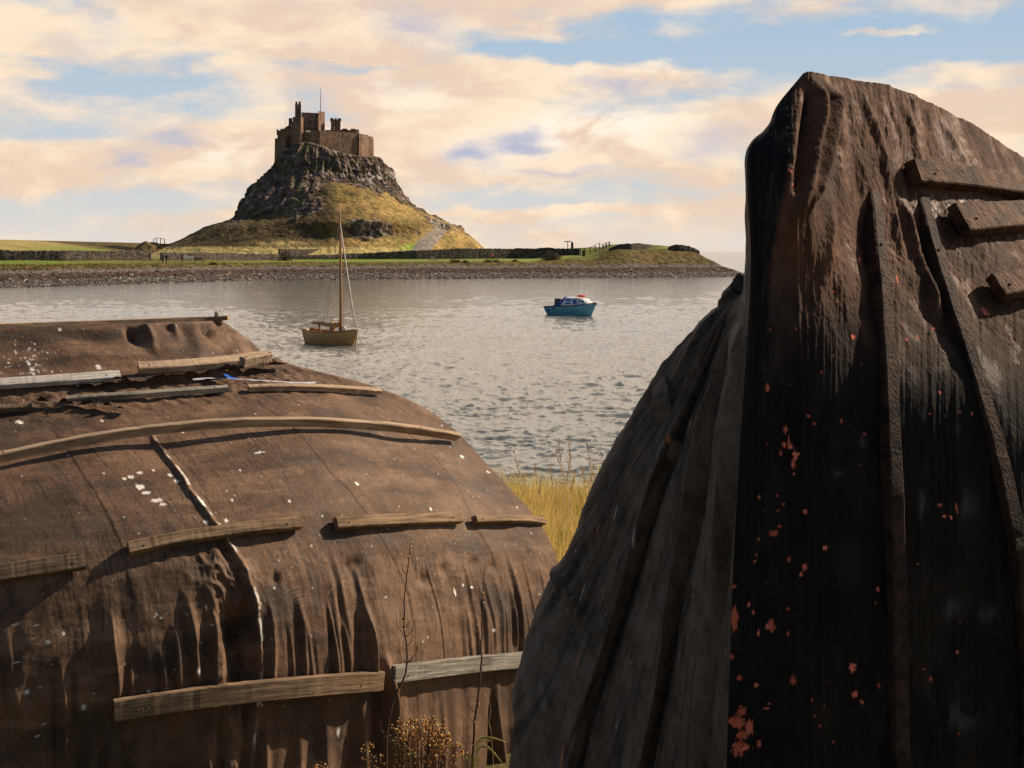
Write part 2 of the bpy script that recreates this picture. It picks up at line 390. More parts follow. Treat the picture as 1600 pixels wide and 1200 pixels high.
# pebbles and seaweed-covered rocks along the beach: nobody could count them
N = 14000; us = RNG.uniform(-60, 1180, N); dd = np.abs(RNG.normal(0, 7, N))+RNG.uniform(-1.5, 1, N)
Yk = np.full(N, 290.)
for _ in range(20): Yk = shore_y((us-800)/FP*Yk)+dd
xk = (us-800)/FP*Yk; zk = far_h(xk, Yk); ok = (zk > -.2) & (dd < 21)
xk, Yk, zk = xk[ok], Yk[ok], zk[ok]; N = len(xk)
ico = np.array([(0, 0, 1), (.9, 0, .3), (.28, .86, .3), (-.72, .53, .3), (-.72, -.53, .3), (.28, -.86, .3), (0, 0, -.5)])
fi = np.array([(0, 1, 2), (0, 2, 3), (0, 3, 4), (0, 4, 5), (0, 5, 1), (6, 2, 1), (6, 3, 2), (6, 4, 3), (6, 5, 4), (6, 1, 5)])
sc = (.08+.24*RNG.rand(N)**3)[:, None, None]*np.array((1.3, 1.0, .75)); jit = 1+.35*RNG.normal(size=(N, 7, 3))*.6
V = ico[None]*sc*jit+np.stack([xk, Yk, zk+.02], -1)[:, None]
F = (fi[None]+7*np.arange(N)[:, None, None]).reshape(-1, 3)
g = RNG.rand(N); cc = mixc((.06, .052, .048), (.24, .205, .18), g); dk = RNG.rand(N) < .28; cc[dk] *= .45
wd = (Yk-shore_y(xk) > 7.5) & (Yk-shore_y(xk) < 15) & (RNG.rand(N) < .75); cc[wd] = cc[wd]*np.array((.85, .62, .52)); pl = RNG.rand(N) < .03; cc[pl] = (.6, .52, .42)
plain('dummy', (1, 1, 1))
tag(link('beach_pebbles', raw_mesh('beach_pebbles', V.reshape(-1, 3), F, False, np.repeat(cc, 7, 0)), attrmat('pebble', .75, .3, .2, 3, .3, .05)),
    'grey and rusty pebbles and rocks covering the far beach', 'pebbles', kind='stuff')

# ---------------------------------------------------------------- the crag under the castle
CX, CY = (507-800)/FP*410, 410.0
def zz(v, Y=410.): return H-(v-HV)/FP*Y
pxm = 410/FP
Lk = [(245, 76), (256, 79), (268, 84), (280, 96), (295, 108), (310, 112), (330, 120), (345, 124), (356, 172), (375, 207), (390, 240), (398, 262), (420, 300)]
Rk = [(233, 72), (245, 80), (256, 90), (270, 100), (290, 110), (305, 120), (320, 134), (335, 160), (345, 183), (355, 208), (372, 229), (390, 250), (398, 262), (420, 290)]
Fk = [(236, 13), (244, 16.5), (258, 19), (275, 21), (290, 26), (305, 32), (325, 37), (345, 43), (365, 50), (385, 57), (398, 62), (420, 80)]
NL, NA = 330, 900
zl = np.linspace(zz(243), 2.0, NL); th = np.linspace(0, 2*np.pi, NA+1)
vl = HV-(zl-H)*FP/410
Lr = np.interp(vl, *zip(*Lk))*pxm; Rr = np.interp(vl, *zip(*Rk))*pxm; Fr = np.interp(vl, *zip(*Fk)); Br = Lr*1.1
ZL, TH = np.meshgrid(zl, th, indexing='ij'); c_, s_ = np.cos(TH), np.sin(TH)
rx = np.where(c_ > 0, Rr[:, None], Lr[:, None]); ry = np.where(s_ < 0, Fr[:, None], Br[:, None])
ex = 2.35; rad = 1/((np.abs(c_)/rx)**ex+(np.abs(s_)/ry)**ex)**(1/ex)
VL = np.broadcast_to(vl[:, None], ZL.shape)
dth = lambda a: (TH-a+np.pi) % (2*np.pi)-np.pi
a0 = math.radians(288)
rad = rad*(1+.17*np.exp(-(dth(a0)/.42)**2)*sst(VL, 285, 305)*(1-sst(VL, 345, 375)))       # the grassy shoulder
rad = rad*(1-.10*np.exp(-(dth(math.radians(252))/.22)**2)*sst(VL, 270, 300)*(1-sst(VL, 340, 360)))  # gully
rad = rad+3.0*np.exp(-(dth(math.radians(182))/.30)**2)*np.exp(-((VL-341)/8.)**2)*.9                 # knoll on the left skirt
X = CX+rad*c_; Y = CY+rad*s_; Z = ZL.copy()
Uo, Vo = 800+FP*X/Y, HV+FP*(H-Z)/Y
nA = fbm(X*.12, Y*.12, Z*.12, 4)*14; nB = fbm(X*.35, Y*.35, Z*.35, 3)*5
# where the bare rock is (its boundary wanders)
gl = np.interp(Uo, [250, 385, 450, 505, 520, 560, 600, 640, 680, 760], [352, 334, 333, 290, 288, 292, 306, 322, 345, 380])
rock = 1-sst(Vo+nA*.7+nB, gl-4, gl+3)
crop = np.exp(-(((Uo-572)/50.)**2+((Vo-357)/20.)**2)); rock = np.maximum(rock, sst(crop+nA*.03+nB*.03, .45, .7))
crop2 = np.exp(-(((Uo-478)/40.)**2+((Vo-322)/20.)**2)); rock = np.maximum(rock, sst(crop2+nA*.03, .5, .75))
crop3 = np.exp(-(((Uo-655)/25.)**2+((Vo-366)/12.)**2)); rock = np.maximum(rock, .6*sst(crop3+nA*.04+nB*.03, .55, .8))
kn = np.exp(-(((Uo-372)/16.)**2+((Vo-342)/11.)**2)); rock = np.maximum(rock, sst(kn+nB*.04, .5, .7))
rock = rock*(Y < CY+8)+(Y >= CY+8)*sst(360-Vo, 0, 10)
fade = sst(np.arange(NL)/NL, 0, .02)[:, None]
col_ = fbm(TH*16, ZL*.10, 1, 5)                     # steep columns of the whinstone
disp = rock*(1.1*(ridged(X*.13, Y*.13, Z*.07, 5)-.9)+1.0*col_+.5*fbm(X*.8, Y*.8, Z*.8, 3))+(1-rock)*(.55*fbm(X*.1, Y*.1, Z*.1, 5)+.12*ridged(X*.5, Y*.5, Z*.9, 3))
shf_ = 1-sst(VL, 243, 300); Z = Z+shf_*(3.0*np.exp(-(dth(math.radians(256))/.45)**2)-4.2*np.exp(-(dth(math.radians(185))/.75)**2)-.9*np.exp(-(dth(math.radians(320))/.5)**2))
X = X+disp*c_*fade; Y = Y+disp*s_*fade; Z = Z+(rock*.7*fbm(X*.3, Y*.3, Z*.3, 4)+.3*(1-rock)*fbm(X*.3, Y*.3, 2, 3))*fade
# the road up the right flank
road = np.array([(655, 398), (662, 385), (672, 374), (684, 364), (690, 356), (683, 349), (672, 345)], float); wr = [15, 14, 12, 10, 9, 7, 3]
U, Vv = 800+FP*X/Y, HV+FP*(H-Z)/Y
rd = np.zeros_like(U)
for k in range(len(road)-1):
    a, b = road[k], road[k+1]; t = np.clip(((U-a[0])*(b-a)[0]+(Vv-a[1])*(b-a)[1])/((b-a)@(b-a)), 0, 1)
    dd_ = np.hypot((U-a[0]-t*(b-a)[0]), (Vv-a[1]-t*(b-a)[1])*1.1); rd = np.maximum(rd, 1-sst(dd_/(wr[k]+(wr[k+1]-wr[k])*t), .85, 1.05))
rd *= (Y < CY+2)
g1 = np.clip(.5+.8*fbm(X*.09, Y*.09, Z*.2, 5), 0, 1); g2 = np.clip(.5+1.0*fbm(X*.5, Y*.5, Z*.5, 4), 0, 1); g3 = np.clip(.5+1.1*fbm(X*.22, Y*.22, Z*.5, 3), 0, 1)
grass = mixc((.19, .125, .045), (.42, .28, .10), g1); grass = over(grass, np.array((.19, .18, .05)), .45*sst(g3, .55, .9)); grass = over(grass, np.array((.10, .075, .04)), .6*sst(g2, .62, .85))
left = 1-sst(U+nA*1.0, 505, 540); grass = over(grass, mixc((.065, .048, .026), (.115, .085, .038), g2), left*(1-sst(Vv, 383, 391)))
grass = over(grass, np.array((.42, .32, .13)), np.exp(-(((U-440)/45.)**2+((Vv-380)/5.)**2)*1.2)*.9)
grass = over(grass, np.array((.45, .35, .14)), sst(Vv, 384, 388)*(1-sst(U, 620, 660))); grass = over(grass, np.array((.21, .30, .05)), sst(Vv, 376, 384)*np.exp(-((U-645)/18.)**2))
stone = mixc((.078, .056, .048), (.215, .155, .132), g2); stone = over(stone, np.array((.10, .095, .04)), .75*sst(g3, .55, .8)); lich = sst(fbm(X*.5, Y*.5, Z*.5, 4)-.12+.35*crop+.5*np.exp(-(((Uo-590)/60.)**2+((Vo-275)/14.)**2)), .38, .62)
stone = over(stone, np.array((.42, .37, .34)), lich*.7)
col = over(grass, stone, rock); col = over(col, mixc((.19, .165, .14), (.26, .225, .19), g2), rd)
# the flat summit closes the mesh
VV = np.stack([X, Y, Z], -1).reshape(-1, 3); FF = grid_faces(NL, NA+1, flip=False)
top = len(VV); VV = np.vstack([VV, [[CX, CY, zl[0]]]]); cl_ = np.vstack([col.reshape(-1, 3), [[.2, .18, .06]]])
tri = np.array([(top, i, i+1, i+1) for i in range(NA)])
attrmat('crag', .95, .12, .45, 1.6, .7, .35, extra=.55)
me = raw_mesh('castle_hill', VV, FF, True, cl_)
me2 = raw_mesh('summit', np.vstack([VV[:NA+1], VV[-1:]]), np.array([(NA+1, i, i+1) for i in range(NA)]), True, np.tile([.2, .18, .06], (NA+2, 1)))
hill = tag(link('castle_hill', me, 'crag'), kind='structure')
tag(link('hill_summit', me2, 'crag'), kind='structure')
CRAG = np.stack([X, Y, Z], -1); CRU, CRV = 800+FP*X/Y, HV+FP*(H-Z)/Y
def crag_at(u, v):
    m = (CRAG[..., 1] < CY+5); d = (CRU-u)**2+(CRV-v)**2+(~m)*1e6; i = np.unravel_index(np.argmin(d), d.shape); return CRAG[i]

# ---------------------------------------------------------------- the castle
def b_castle(n, bs):
    p = n.pos(); f = n.noise(p, .35, 6, .65); g = n.noise(p, 2.2, 4, .6); br = n.voro(n.scale(p, (1, 1, 1.8)), 1.6, out='Color')
    c = n.mix(n.ss(f, .35, .65), (.11, .066, .046), (.235, .145, .10)); c = n.mix(n.ss(g, .45, .75, 0, .5), c, (.31, .18, .125))
    c = n.mix(.35, c, n.mix(n.sep(br)[0], (.06, .042, .032), (.36, .25, .175)))
    n.link(c, bs.inputs['Base Color']); bs.inputs['Roughness'].default_value = .95; bs.inputs['Specular IOR Level'].default_value = .15
    n.link(n.bump(n.m('ADD', g, n.m('MULTIPLY', n.voro(n.scale(p, (1, 1, 1.8)), 1.6), .5)), .8, .15), bs.inputs['Normal'])
mat('castle_stone', b_castle)
plain('dark_window', (.03, .03, .035), .3, .1, 1, 0)
plain('window_stone', (.34, .29, .23), .9, .2, 2, .2)
plain('roof_slate', (.10, .085, .075), .8, .3, 2, .3)
plain('paint_white', (.72, .70, .66), .5, .08, 2, .05)
castle = thing('castle', 'brown stone castle with towers standing on top of the rocky crag', 'castle', (CX, CY, zz(243)))
def foot(pts): return [((u-800)/FP*y, y) for u, y in pts]
def blk(name, pts, v0, v1, k0=1.0, m='castle_stone', crenel=None):
    f_ = foot(pts); yref = min(y for _, y in pts); b = MB().prism(f_, zz(v0, yref), zz(v1, yref), k0)
    if crenel:
        # worn merlons along the top edge
        n_ = len(f_); zt = zz(v1, yref)
        for i in range(n_):
            a, c = Vector((*f_[i], 0)), Vector((*f_[(i+1) % n_], 0)); L = (c-a).length; k = max(1, int(L/crenel))
            for j in range(k):
                q = a+(c-a)*((j+.5)/k); ang = math.atan2((c-a).y, (c-a).x)
                b.box((q.x, q.y, zt+.18), (L/k*.6, .45, .4+random.uniform(-.06, .06)), Matrix.Rotation(ang, 3, 'Z'))
    return b.build(name, m, castle, world=True)
blk('curtain_wall', [(472, 397), (500, 396.2), (564, 403), (564, 425), (476, 425)], 262, 206.5, 1.03)
blk('parapet', [(480, 397.3), (500, 396.6), (562, 403.4), (562, 404.4), (500, 397.8), (480, 398.4)], 206.6, 204.2)
blk('bastion', [(561.5, 402.3), (576, 408), (576, 424), (560, 424)], 262, 208.5, 1.05)
blk('bastion', [(573, 409), (582.5, 411), (584, 424), (573, 424)], 262, 212.5, 1.08)
blk('upper_storey', [(518, 406), (559, 408), (560, 416), (518, 416)], 215, 202.5, 1.0, crenel=2.5)
tw = blk('tower', [(471, 399.5), (498, 401.5), (498, 414), (471, 414)], 250, 175.5, 1.0)
blk('tower', [(497.5, 400), (507.5, 403), (507.5, 414), (497.5, 414)], 250, 173.2, 1.0)
blk('buttress', [(457.5, 397), (470, 395.5), (474, 398), (474, 412), (457.5, 412)], 268, 182, 1.12)
blk('chimney', [(461, 401), (470.5, 401), (470.5, 405), (461, 405)], 190, 163, 1.0)
blk('chimney_pot', [(461.6, 401.6), (464.6, 401.6), (464.6, 404), (461.6, 404)], 164, 158.8, 1.25)
blk('chimney_pot', [(466.6, 401.6), (469.8, 401.6), (469.8, 404), (466.6, 404)], 164, 158.5, 1.25)
blk('chimney', [(451, 405), (457, 405), (457, 408), (451, 408)], 210, 184.5, 1.0)
blk('range', [(433.5, 401), (461, 398.5), (461, 416), (433.5, 418)], 262, 202.5, 1.0, crenel=3)
# the stepped roof that climbs from the range to the buttress
f_ = foot([(436, 402), (459, 400.5)]); y0 = 401; mb = MB()
pr = [(441, 203), (446, 199), (452, 195), (459, 189), (459, 204)]
mb.loft([[((u-800)/FP*y, y, zz(v, y)) for u, v in pr] for y in (402.5, 412)]); mb.build('roof', 'roof_slate', castle, world=True)
blk('bastion', [(429.5, 404), (446, 397.5), (452, 399), (452, 416), (429.5, 418)], 275, 213.5, 1.10)
blk('bastion', [(433, 398.5), (449, 396), (452, 398), (452, 410), (433, 410)], 275, 237, 1.10)
blk('stair_turret', [(517, 402.5), (532, 403.5), (532, 409), (517, 409)], 215, 186.5, 1.0, crenel=.9)
blk('gable', [(508, 406), (517, 406), (517, 410), (508, 410)], 213, 203, 1.0)
tp = (518-800)/FP*404
for (u, v, wpx, hpx) in ((476, 193, 4.0, 8), (485, 191.5, 6.0, 9), (494.5, 191.5, 4.5, 8), (490, 182.5, 1.6, 4), (520.5, 200, 1.5, 3.0)):
    yy = 399.5+(u-471)/27.*2.0 if u < 510 else 402.7
    c = P(u, v, yy); W, Hh = wpx*yy/FP, hpx*yy/FP
    fr = MB().box((c[0], c[1]-.02, c[2]), (W+.35, .16, Hh+.35)).build('window', 'window_stone', castle, world=True)
    MB().box((c[0], c[1]-.06, c[2]), (W, .14, Hh)).build('pane', 'dark_window', fr, world=True)
    if wpx > 3: MB().bar((c[0], c[1]-.14, c[2]-Hh/2), (c[0], c[1]-.14, c[2]+Hh/2), .12, .08).build('mullion', 'window_stone', fr, world=True)
for (u, v) in ((455.5, 196.5), ):
    c = P(u, v, 397.9); MB().box(c, (.35, .2, .5)).build('window', 'paint_white', castle, world=True)
a = P(479, 204, 396.6); b = P(484, 207, 396.6); MB().box(a+np.array([.3, 0, -.2]), (1.1, .5, .55)).build('white_hut', 'paint_white', castle, world=True)
plain('pole_metal', (.10, .085, .075), .5, .1, 2, 0)
fp = MB().tube([P(501, 176, 405), P(501, 150, 405), P(501, 136, 405)], [.10, .085, .05], 8); fp.build('flagpole', 'pole_metal', castle, world=True, smooth=True)
MB().tube([P(447, 200, 405), P(446.7, 180, 405)], [.04, .025], 5).build('flagpole', 'pole_metal', castle, world=True)
# ---------------------------------------------------------------- felted hulls in the foreground
def b_felt(n, bs):
    p = n.pos()
    a = n.noise(p, 9, 6, .6); b = n.noise(n.scale(p, (1, 1, .35)), 60, 4, .65); c = n.noise(p, 240, 2, .6)
    k = n.ss(b, .25, .75, .78, 1.22)
    n.link(n.vm('MULTIPLY', n.attr('Col'), n.comb(k, k, k)), bs.inputs['Base Color'])
    n.link(n.attr('Rgh', 'Fac'), bs.inputs['Roughness']); bs.inputs['Specular IOR Level'].default_value = .35
    h = n.m('ADD', n.m('MULTIPLY', a, 1.2), n.m('ADD', n.m('MULTIPLY', b, .5), n.m('MULTIPLY', c, .25)))
    n.link(n.bump(h, .55, .012), bs.inputs['Normal'])
mat('felt', b_felt)
def b_tar(n, bs):
    p = n.pos()
    a = n.noise(n.scale(p, (1, 1, .45)), 26, 6, .6, .4); b = n.voro(n.scale(p, (1, 1, .5)), 95); c = n.noise(p, 260, 2, .6)
    k = n.ss(a, .3, .7, .72, 1.28)
    n.link(n.vm('MULTIPLY', n.attr('Col'), n.comb(k, k, k)), bs.inputs['Base Color'])
    n.link(n.attr('Rgh', 'Fac'), bs.inputs['Roughness']); bs.inputs['Specular IOR Level'].default_value = .14
    h = n.m('ADD', n.m('MULTIPLY', a, 1.6), n.m('ADD', n.m('MULTIPLY', b, .5), n.m('MULTIPLY', c, .2)))
    n.link(n.bump(h, .45, .006), bs.inputs['Normal'])
mat('tarred_felt', b_tar)
def b_wood(n, bs, c0=(.105, .066, .038), c1=(.32, .215, .13)):
    o = n.obj(); q = n.comb(n.attr('Along', 'Fac'), n.attr('Across', 'Fac'), 0.0); g = n.noise(n.scale(q, (2.5, 45, 1)), 1.5, 5, .65, .3); f = n.noise(n.scale(q, (2.2, 16, 1)), 1, 5, .6); h = n.noise(n.scale(q, (4, 110, 1)), 2, 4, .6)
    c = n.mix(n.ss(g, .3, .7), c0, c1); c = n.mix(n.ss(f, .5, .72, 0, .75), c, tuple(x*.45 for x in c0))
    n.link(c, bs.inputs['Base Color']); bs.inputs['Roughness'].default_value = .85; bs.inputs['Specular IOR Level'].default_value = .25
    n.link(n.bump(n.m('ADD', g, n.m('ADD', h, f)), .7, .006), bs.inputs['Normal'])
mat('batten_wood', b_wood)
mat('batten_dark', lambda n, b: b_wood(n, b, (.075, .048, .03), (.20, .135, .085)))
mat('batten_grey', lambda n, b: b_wood(n, b, (.13, .115, .092), (.34, .31, .26)))
mat('batten_bleached', lambda n, b: b_wood(n, b, (.22, .15, .095), (.52, .39, .27)))
mat('batten_pale', lambda n, b: b_wood(n, b, (.32, .29, .26), (.62, .58, .53)))
mat('plank_brown', lambda n, b: b_wood(n, b, (.055, .028, .017), (.165, .085, .048)))
mat('batten_tarred', lambda n, b: b_wood(n, b, (.030, .017, .012), (.085, .046, .030)))

plain('rusty_nail', (.05, .022, .014), .8, .3, 40, 0)
plain('old_board', (.30, .20, .12), .85, .5, 3, .5, .01, stretch=(.6, 4, 12))
def b_tarboard(n, bs, c0, c1):
    p = n.pos(); f = n.noise(p, 16, 5, .65); g = n.noise(p, 90, 4, .65)
    c = n.mix(n.ss(f, .32, .68), c0, c1); k = n.ss(g, .25, .75, .7, 1.3); n.link(n.vm('MULTIPLY', c, n.comb(k, k, k)), bs.inputs['Base Color'])
    bs.inputs['Roughness'].default_value = .75; bs.inputs['Specular IOR Level'].default_value = .2; n.link(n.bump(n.m('ADD', n.m('MULTIPLY', f, 2.0), g), .9, .010), bs.inputs['Normal'])
mat('tarred_board', lambda n, b: b_tarboard(n, b, (.016, .010, .008), (.070, .038, .025)))
mat('tarred_plank', lambda n, b: b_tarboard(n, b, (.040, .021, .013), (.155, .080, .046)))
def ctrl(rows):   # rows[row][col] = (u, v, Y) -> array (col, row, 3)
    return np.array([[P(*p) for p in r] for r in rows]).transpose(1, 0, 2)
def surface(ct, scol, srow):
    return cr_eval(cr_eval(ct, scol).transpose(1, 0, 2), srow).transpose(1, 0, 2)   # (ns, nt, 3)
def nearest(Gu, Gv, u, v, mask=None):
    d = (Gu-u)**2+(Gv-v)**2
    if mask is not None: d = d+(~mask)*1e9
    return np.unravel_index(np.argmin(d), d.shape)
def stamp(field, i, j, ri, rj, val=1.0, rag=.0, hard=True, seed=0, shear=0.0):
    i0, i1 = max(0, int(i-ri*1.8)-2), min(field.shape[0], int(i+ri*1.8)+3); j0, j1 = max(0, int(j-rj*1.8)-2), min(field.shape[1], int(j+rj*1.8)+3)
    if i1 <= i0 or j1 <= j0: return
    I, J = np.meshgrid(np.arange(i0, i1), np.arange(j0, j1), indexing='ij')
    r = np.hypot((I-i-shear*(J-j))/ri, (J-j)/rj)
    if rag: r = r+rag*fbm(I/max(ri, 1)*1.6+seed, J/max(rj, 1)*1.6+seed*1.7, seed*.37, 3)
    m_ = (1-sst(r, .8, 1.1)) if hard else np.exp(-r*r*1.5)
    field[i0:i1, j0:j1] = np.maximum(field[i0:i1, j0:j1], m_*val)
def drip(field, i, j, ln, wd, val, rs):
    """a run of tar downhill from grid point (i, j)"""
    j1 = min(field.shape[1]-1, int(j+ln)); J = np.arange(int(j), j1)
    if len(J) < 2: return
    x = i+np.cumsum(rs.normal(0, .16, len(J)))+rs.uniform(-.1, .1)*(J-j)
    W = int(wd*3)+2
    for k, jj in enumerate(J):
        a = int(x[k])-W; b = int(x[k])+W+1
        if a < 0 or b >= field.shape[0] or jj < 0: continue
        I = np.arange(a, b); w_ = wd*(1+.5*(k > len(J)*.9)); field[a:b, jj] = np.maximum(field[a:b, jj], val*np.exp(-((I-x[k])/w_)**2*1.3)*min(1, k/4+.3))
def sweep_board(name, parent, m, G, Gn, pix, width, th, lift=0.0, n=48, mask=None, jitter=.0006, smooth_deg=3, tip=None, label=None, nail=None):
    """a board bent over the surface G along the line pix (u,v)"""
    Gu, Gv = uv_of(G); pts = []; nor = []
    pix = np.array(pix, float); L = np.concatenate([[0], np.cumsum(np.hypot(*np.diff(pix, axis=0).T))]); tt = np.linspace(0, L[-1], n)
    for t in tt:
        i = nearest(Gu, Gv, np.interp(t, L, pix[:, 0]), np.interp(t, L, pix[:, 1]), mask); pts.append(G[i]); nor.append(Gn[i])
    pts = np.array(pts); nor = np.array(nor); q = np.linspace(-1, 1, n)
    pts = np.stack([np.polyval(np.polyfit(q, pts[:, k], smooth_deg), q) for k in range(3)], -1); nor = np.stack([np.polyval(np.polyfit(q, nor[:, k], 2), q) for k in range(3)], -1)
    nor /= np.linalg.norm(nor, axis=1)[:, None]; tan = np.gradient(pts, axis=0); tan /= np.linalg.norm(tan, axis=1)[:, None]
    side = np.cross(tan, nor); side /= np.linalg.norm(side, axis=1)[:, None]; nor = np.cross(side, tan)
    if side[n//2][2] > 0: side = -side; 
    rs = np.random.RandomState(abs(hash(name+str(pix[0, 0]))) % 1000 if False else int(pix[0, 0]*7+pix[0, 1]) % 9999)
    V = []
    for k in range(n):
        wv = width*.5*(1+rs.normal(0, .008)); tv = th*(1+rs.normal(0, .01)); p = pts[k]+nor[k]*lift+rs.normal(0, jitter, 3)
        c = .14*min(width, th)
        for a, b in ((-wv, -.012), (wv, -.012), (wv, tv-c), (wv-c, tv), (-wv+c, tv), (-wv, tv-c)): V.append(p+side[k]*a+nor[k]*b)
    mb = MB(); mb.loft([V[k*6:k*6+6] for k in range(n)])
    o = mb.build(name, m, parent, world=True); aa = np.repeat(np.concatenate([[0], np.cumsum(np.linalg.norm(np.diff(pts, axis=0), axis=1))]), 6)+pix[0, 0]; ab = np.tile([-.5, .5, .5, .42, -.42, -.5], n)*width+np.tile([0, 0, 1, 1, 1, 1], n)*th*.3
    for an_, av_ in (('Along', aa), ('Across', ab)): at_ = o.data.attributes.new(an_, 'FLOAT', 'POINT'); at_.data.foreach_set('value', av_.astype(np.float32))
    for q in ([n//12, n-1-n//12] if nail is None else nail):
        p = pts[q]+nor[q]*(lift+th+.001)+side[q]*width*.12; MB().ball(tuple(p), (.0055, .0055, .0045), 7, 4).build('nail', 'rusty_nail', o, world=True)
    if label: o['label'] = label
    return o

# ---- the left hull: an upturned boat, keel along y = 9.5, seen broadside
RL = [
 [(-330, 523, 9.5), (-250, 521, 9.5), (-120, 516, 9.5), (100, 509, 9.5), (230, 505, 9.5), (310, 502, 9.5), (335, 501, 9.5), (347, 501, 9.5)],
 [(-330, 578, 9.38), (-240, 572, 9.38), (-105, 566, 9.38), (122, 552, 9.38), (262, 545, 9.40), (345, 538, 9.43), (374, 533, 9.46), (388, 530, 9.5)],
 [(-330, 630, 9.24), (-230, 622, 9.24), (-90, 612, 9.24), (150, 597, 9.25), (298, 586, 9.29), (385, 577, 9.34), (418, 568, 9.40), (436, 563, 9.5)],
 [(-330, 682, 8.92), (-220, 672, 8.92), (-60, 660, 8.94), (195, 640, 8.98), (368, 620, 9.08), (478, 607, 9.2), (530, 600, 9.35), (592, 606, 9.5)],
 [(-330, 748, 8.50), (-210, 738, 8.52), (-10, 722, 8.56), (245, 692, 8.68), (438, 668, 8.83), (568, 671, 9.02), (640, 672, 9.24), (690, 655, 9.5)],
 [(-330, 838, 8.16), (-210, 828, 8.18), (30, 800, 8.24), (305, 762, 8.40), (500, 737, 8.62), (630, 738, 8.90), (708, 740, 9.17), (772, 737, 9.5)],
 [(-330, 935, 7.95), (-210, 925, 7.96), (60, 882, 8.02), (350, 836, 8.20), (545, 815, 8.46), (680, 812, 8.80), (765, 812, 9.12), (846, 822, 9.5)],
 [(-330, 1050, 7.85), (-210, 1040, 7.86), (80, 1000, 7.92), (392, 950, 8.10), (575, 925, 8.38), (712, 912, 8.74), (800, 908, 9.08), (880, 905, 9.5)],
 [(-330, 1190, 7.82), (-210, 1180, 7.83), (85, 1130, 7.90), (405, 1088, 8.08), (592, 1062, 8.34), (728, 1045, 8.70), (815, 1032, 9.05), (903, 1025, 9.5)],
 [(-330, 1400, 7.86), (-210, 1395, 7.87), (85, 1350, 7.92), (400, 1320, 8.10), (592, 1300, 8.36), (728, 1275, 8.72), (815, 1262, 9.06), (908, 1250, 9.5)],
]
KF = [.86, .875, .895, .925, .95, .975, .99, 1.0]      # the hull swings away to the right
RL = [[(u, v, Y*KF[i]) for i, (u, v, Y) in enumerate(r)] for r in RL]
ct = ctrl(RL)
sc_ = spans([20, 60, 210, 190, 150, 90, 80]); sr_ = spans([46, 46, 50, 70, 90, 95, 110, 110, 70])
G0 = surface(ct, sc_, sr_); NS, NTT = G0.shape[:2]
S = np.broadcast_to(sc_[:, None], (NS, NTT)); T = np.broadcast_to(sr_[None, :], (NS, NTT))
N0 = grid_normals(G0)
if N0[NS//2, NTT//2][1] > 0: N0 = -N0
U0, V0 = uv_of(G0)
# arc length along a low waterline: a metric coordinate for pleats
LX = np.concatenate([[0], np.cumsum(np.linalg.norm(np.diff(G0[:, NTT*2//3], axis=0), axis=1))]); LX = np.broadcast_to(LX[:, None], (NS, NTT))
edge = sst(7-S, 0, .35)*sst(T, 0, .25)
d = np.zeros((NS, NTT))
d += .020*fbm(LX*1.3, T*.8, 0, 3)*sst(T, .2, 1)                      # slack felt
d += .0035*fbm(LX*5, T*3.5, 4, 4)
# soft creases running downhill
wx = LX+.022*fbm(LX*1.5, T*.7, 6, 2)
d += .010*fbm(wx*4.5, T*.35, 2, 4)*sst(T, 5, 7)
# gathered pleats held by the two lower rows of battens
rs = np.random.RandomState(21)
def pleat(x0, t0, t1, w_, a_, lean=0.0, blunt=.25):
    global d
    env = sst(T, t0, t0+(t1-t0)*.6)*(1-sst(T, t1-blunt*.3, t1+blunt*.6))
    x_ = wx-x0-lean*(T-t0); d += a_*env*(np.exp(-(x_/w_)**2)-.55*np.exp(-((x_+w_*1.9)/(w_*1.1))**2))
Lmax = LX[-1, 0]
for k in range(70):
    x0 = rs.uniform(.4, Lmax-.15); t0 = rs.uniform(6.3, 7.5); pleat(x0, t0, 7.95, rs.uniform(.008, .026), rs.uniform(.003, .026)*rs.rand(), rs.uniform(-.03, .04))
for k in range(48):
    x0 = rs.uniform(.3, Lmax-.1); pleat(x0, 7.95, 9.5, rs.uniform(.016, .045), rs.uniform(.015, .055), rs.uniform(-.02, .02), .1)
def xat(u, v):
    i = nearest(U0, V0, u, v); return LX[i], T[i]
for (u, v, v1, w_, a_) in ((175, 985, 1085, .035, .06), (98, 1060, 1190, .02, .06), (578, 985, 1060, .03, .055), (605, 1075, 1190, .035, .10), (340, 990, 1060, .03, .06), (300, 960, 1060, .02, .05),
                           (280, 1010, 1070, .02, .05), (560, 900, 1050, .02, .03), (525, 880, 1040, .02, .025), (470, 960, 1050, .02, .035), (800, 940, 1010, .02, .03), (760, 920, 1020, .015, .02), (420, 990, 1060, .02, .04)):
    x0, t0 = xat(u, v); _, t1 = xat(u, v1); pleat(x0, t0-.4, t1, w_, a_*(1 if u in (578, 605) else .6))
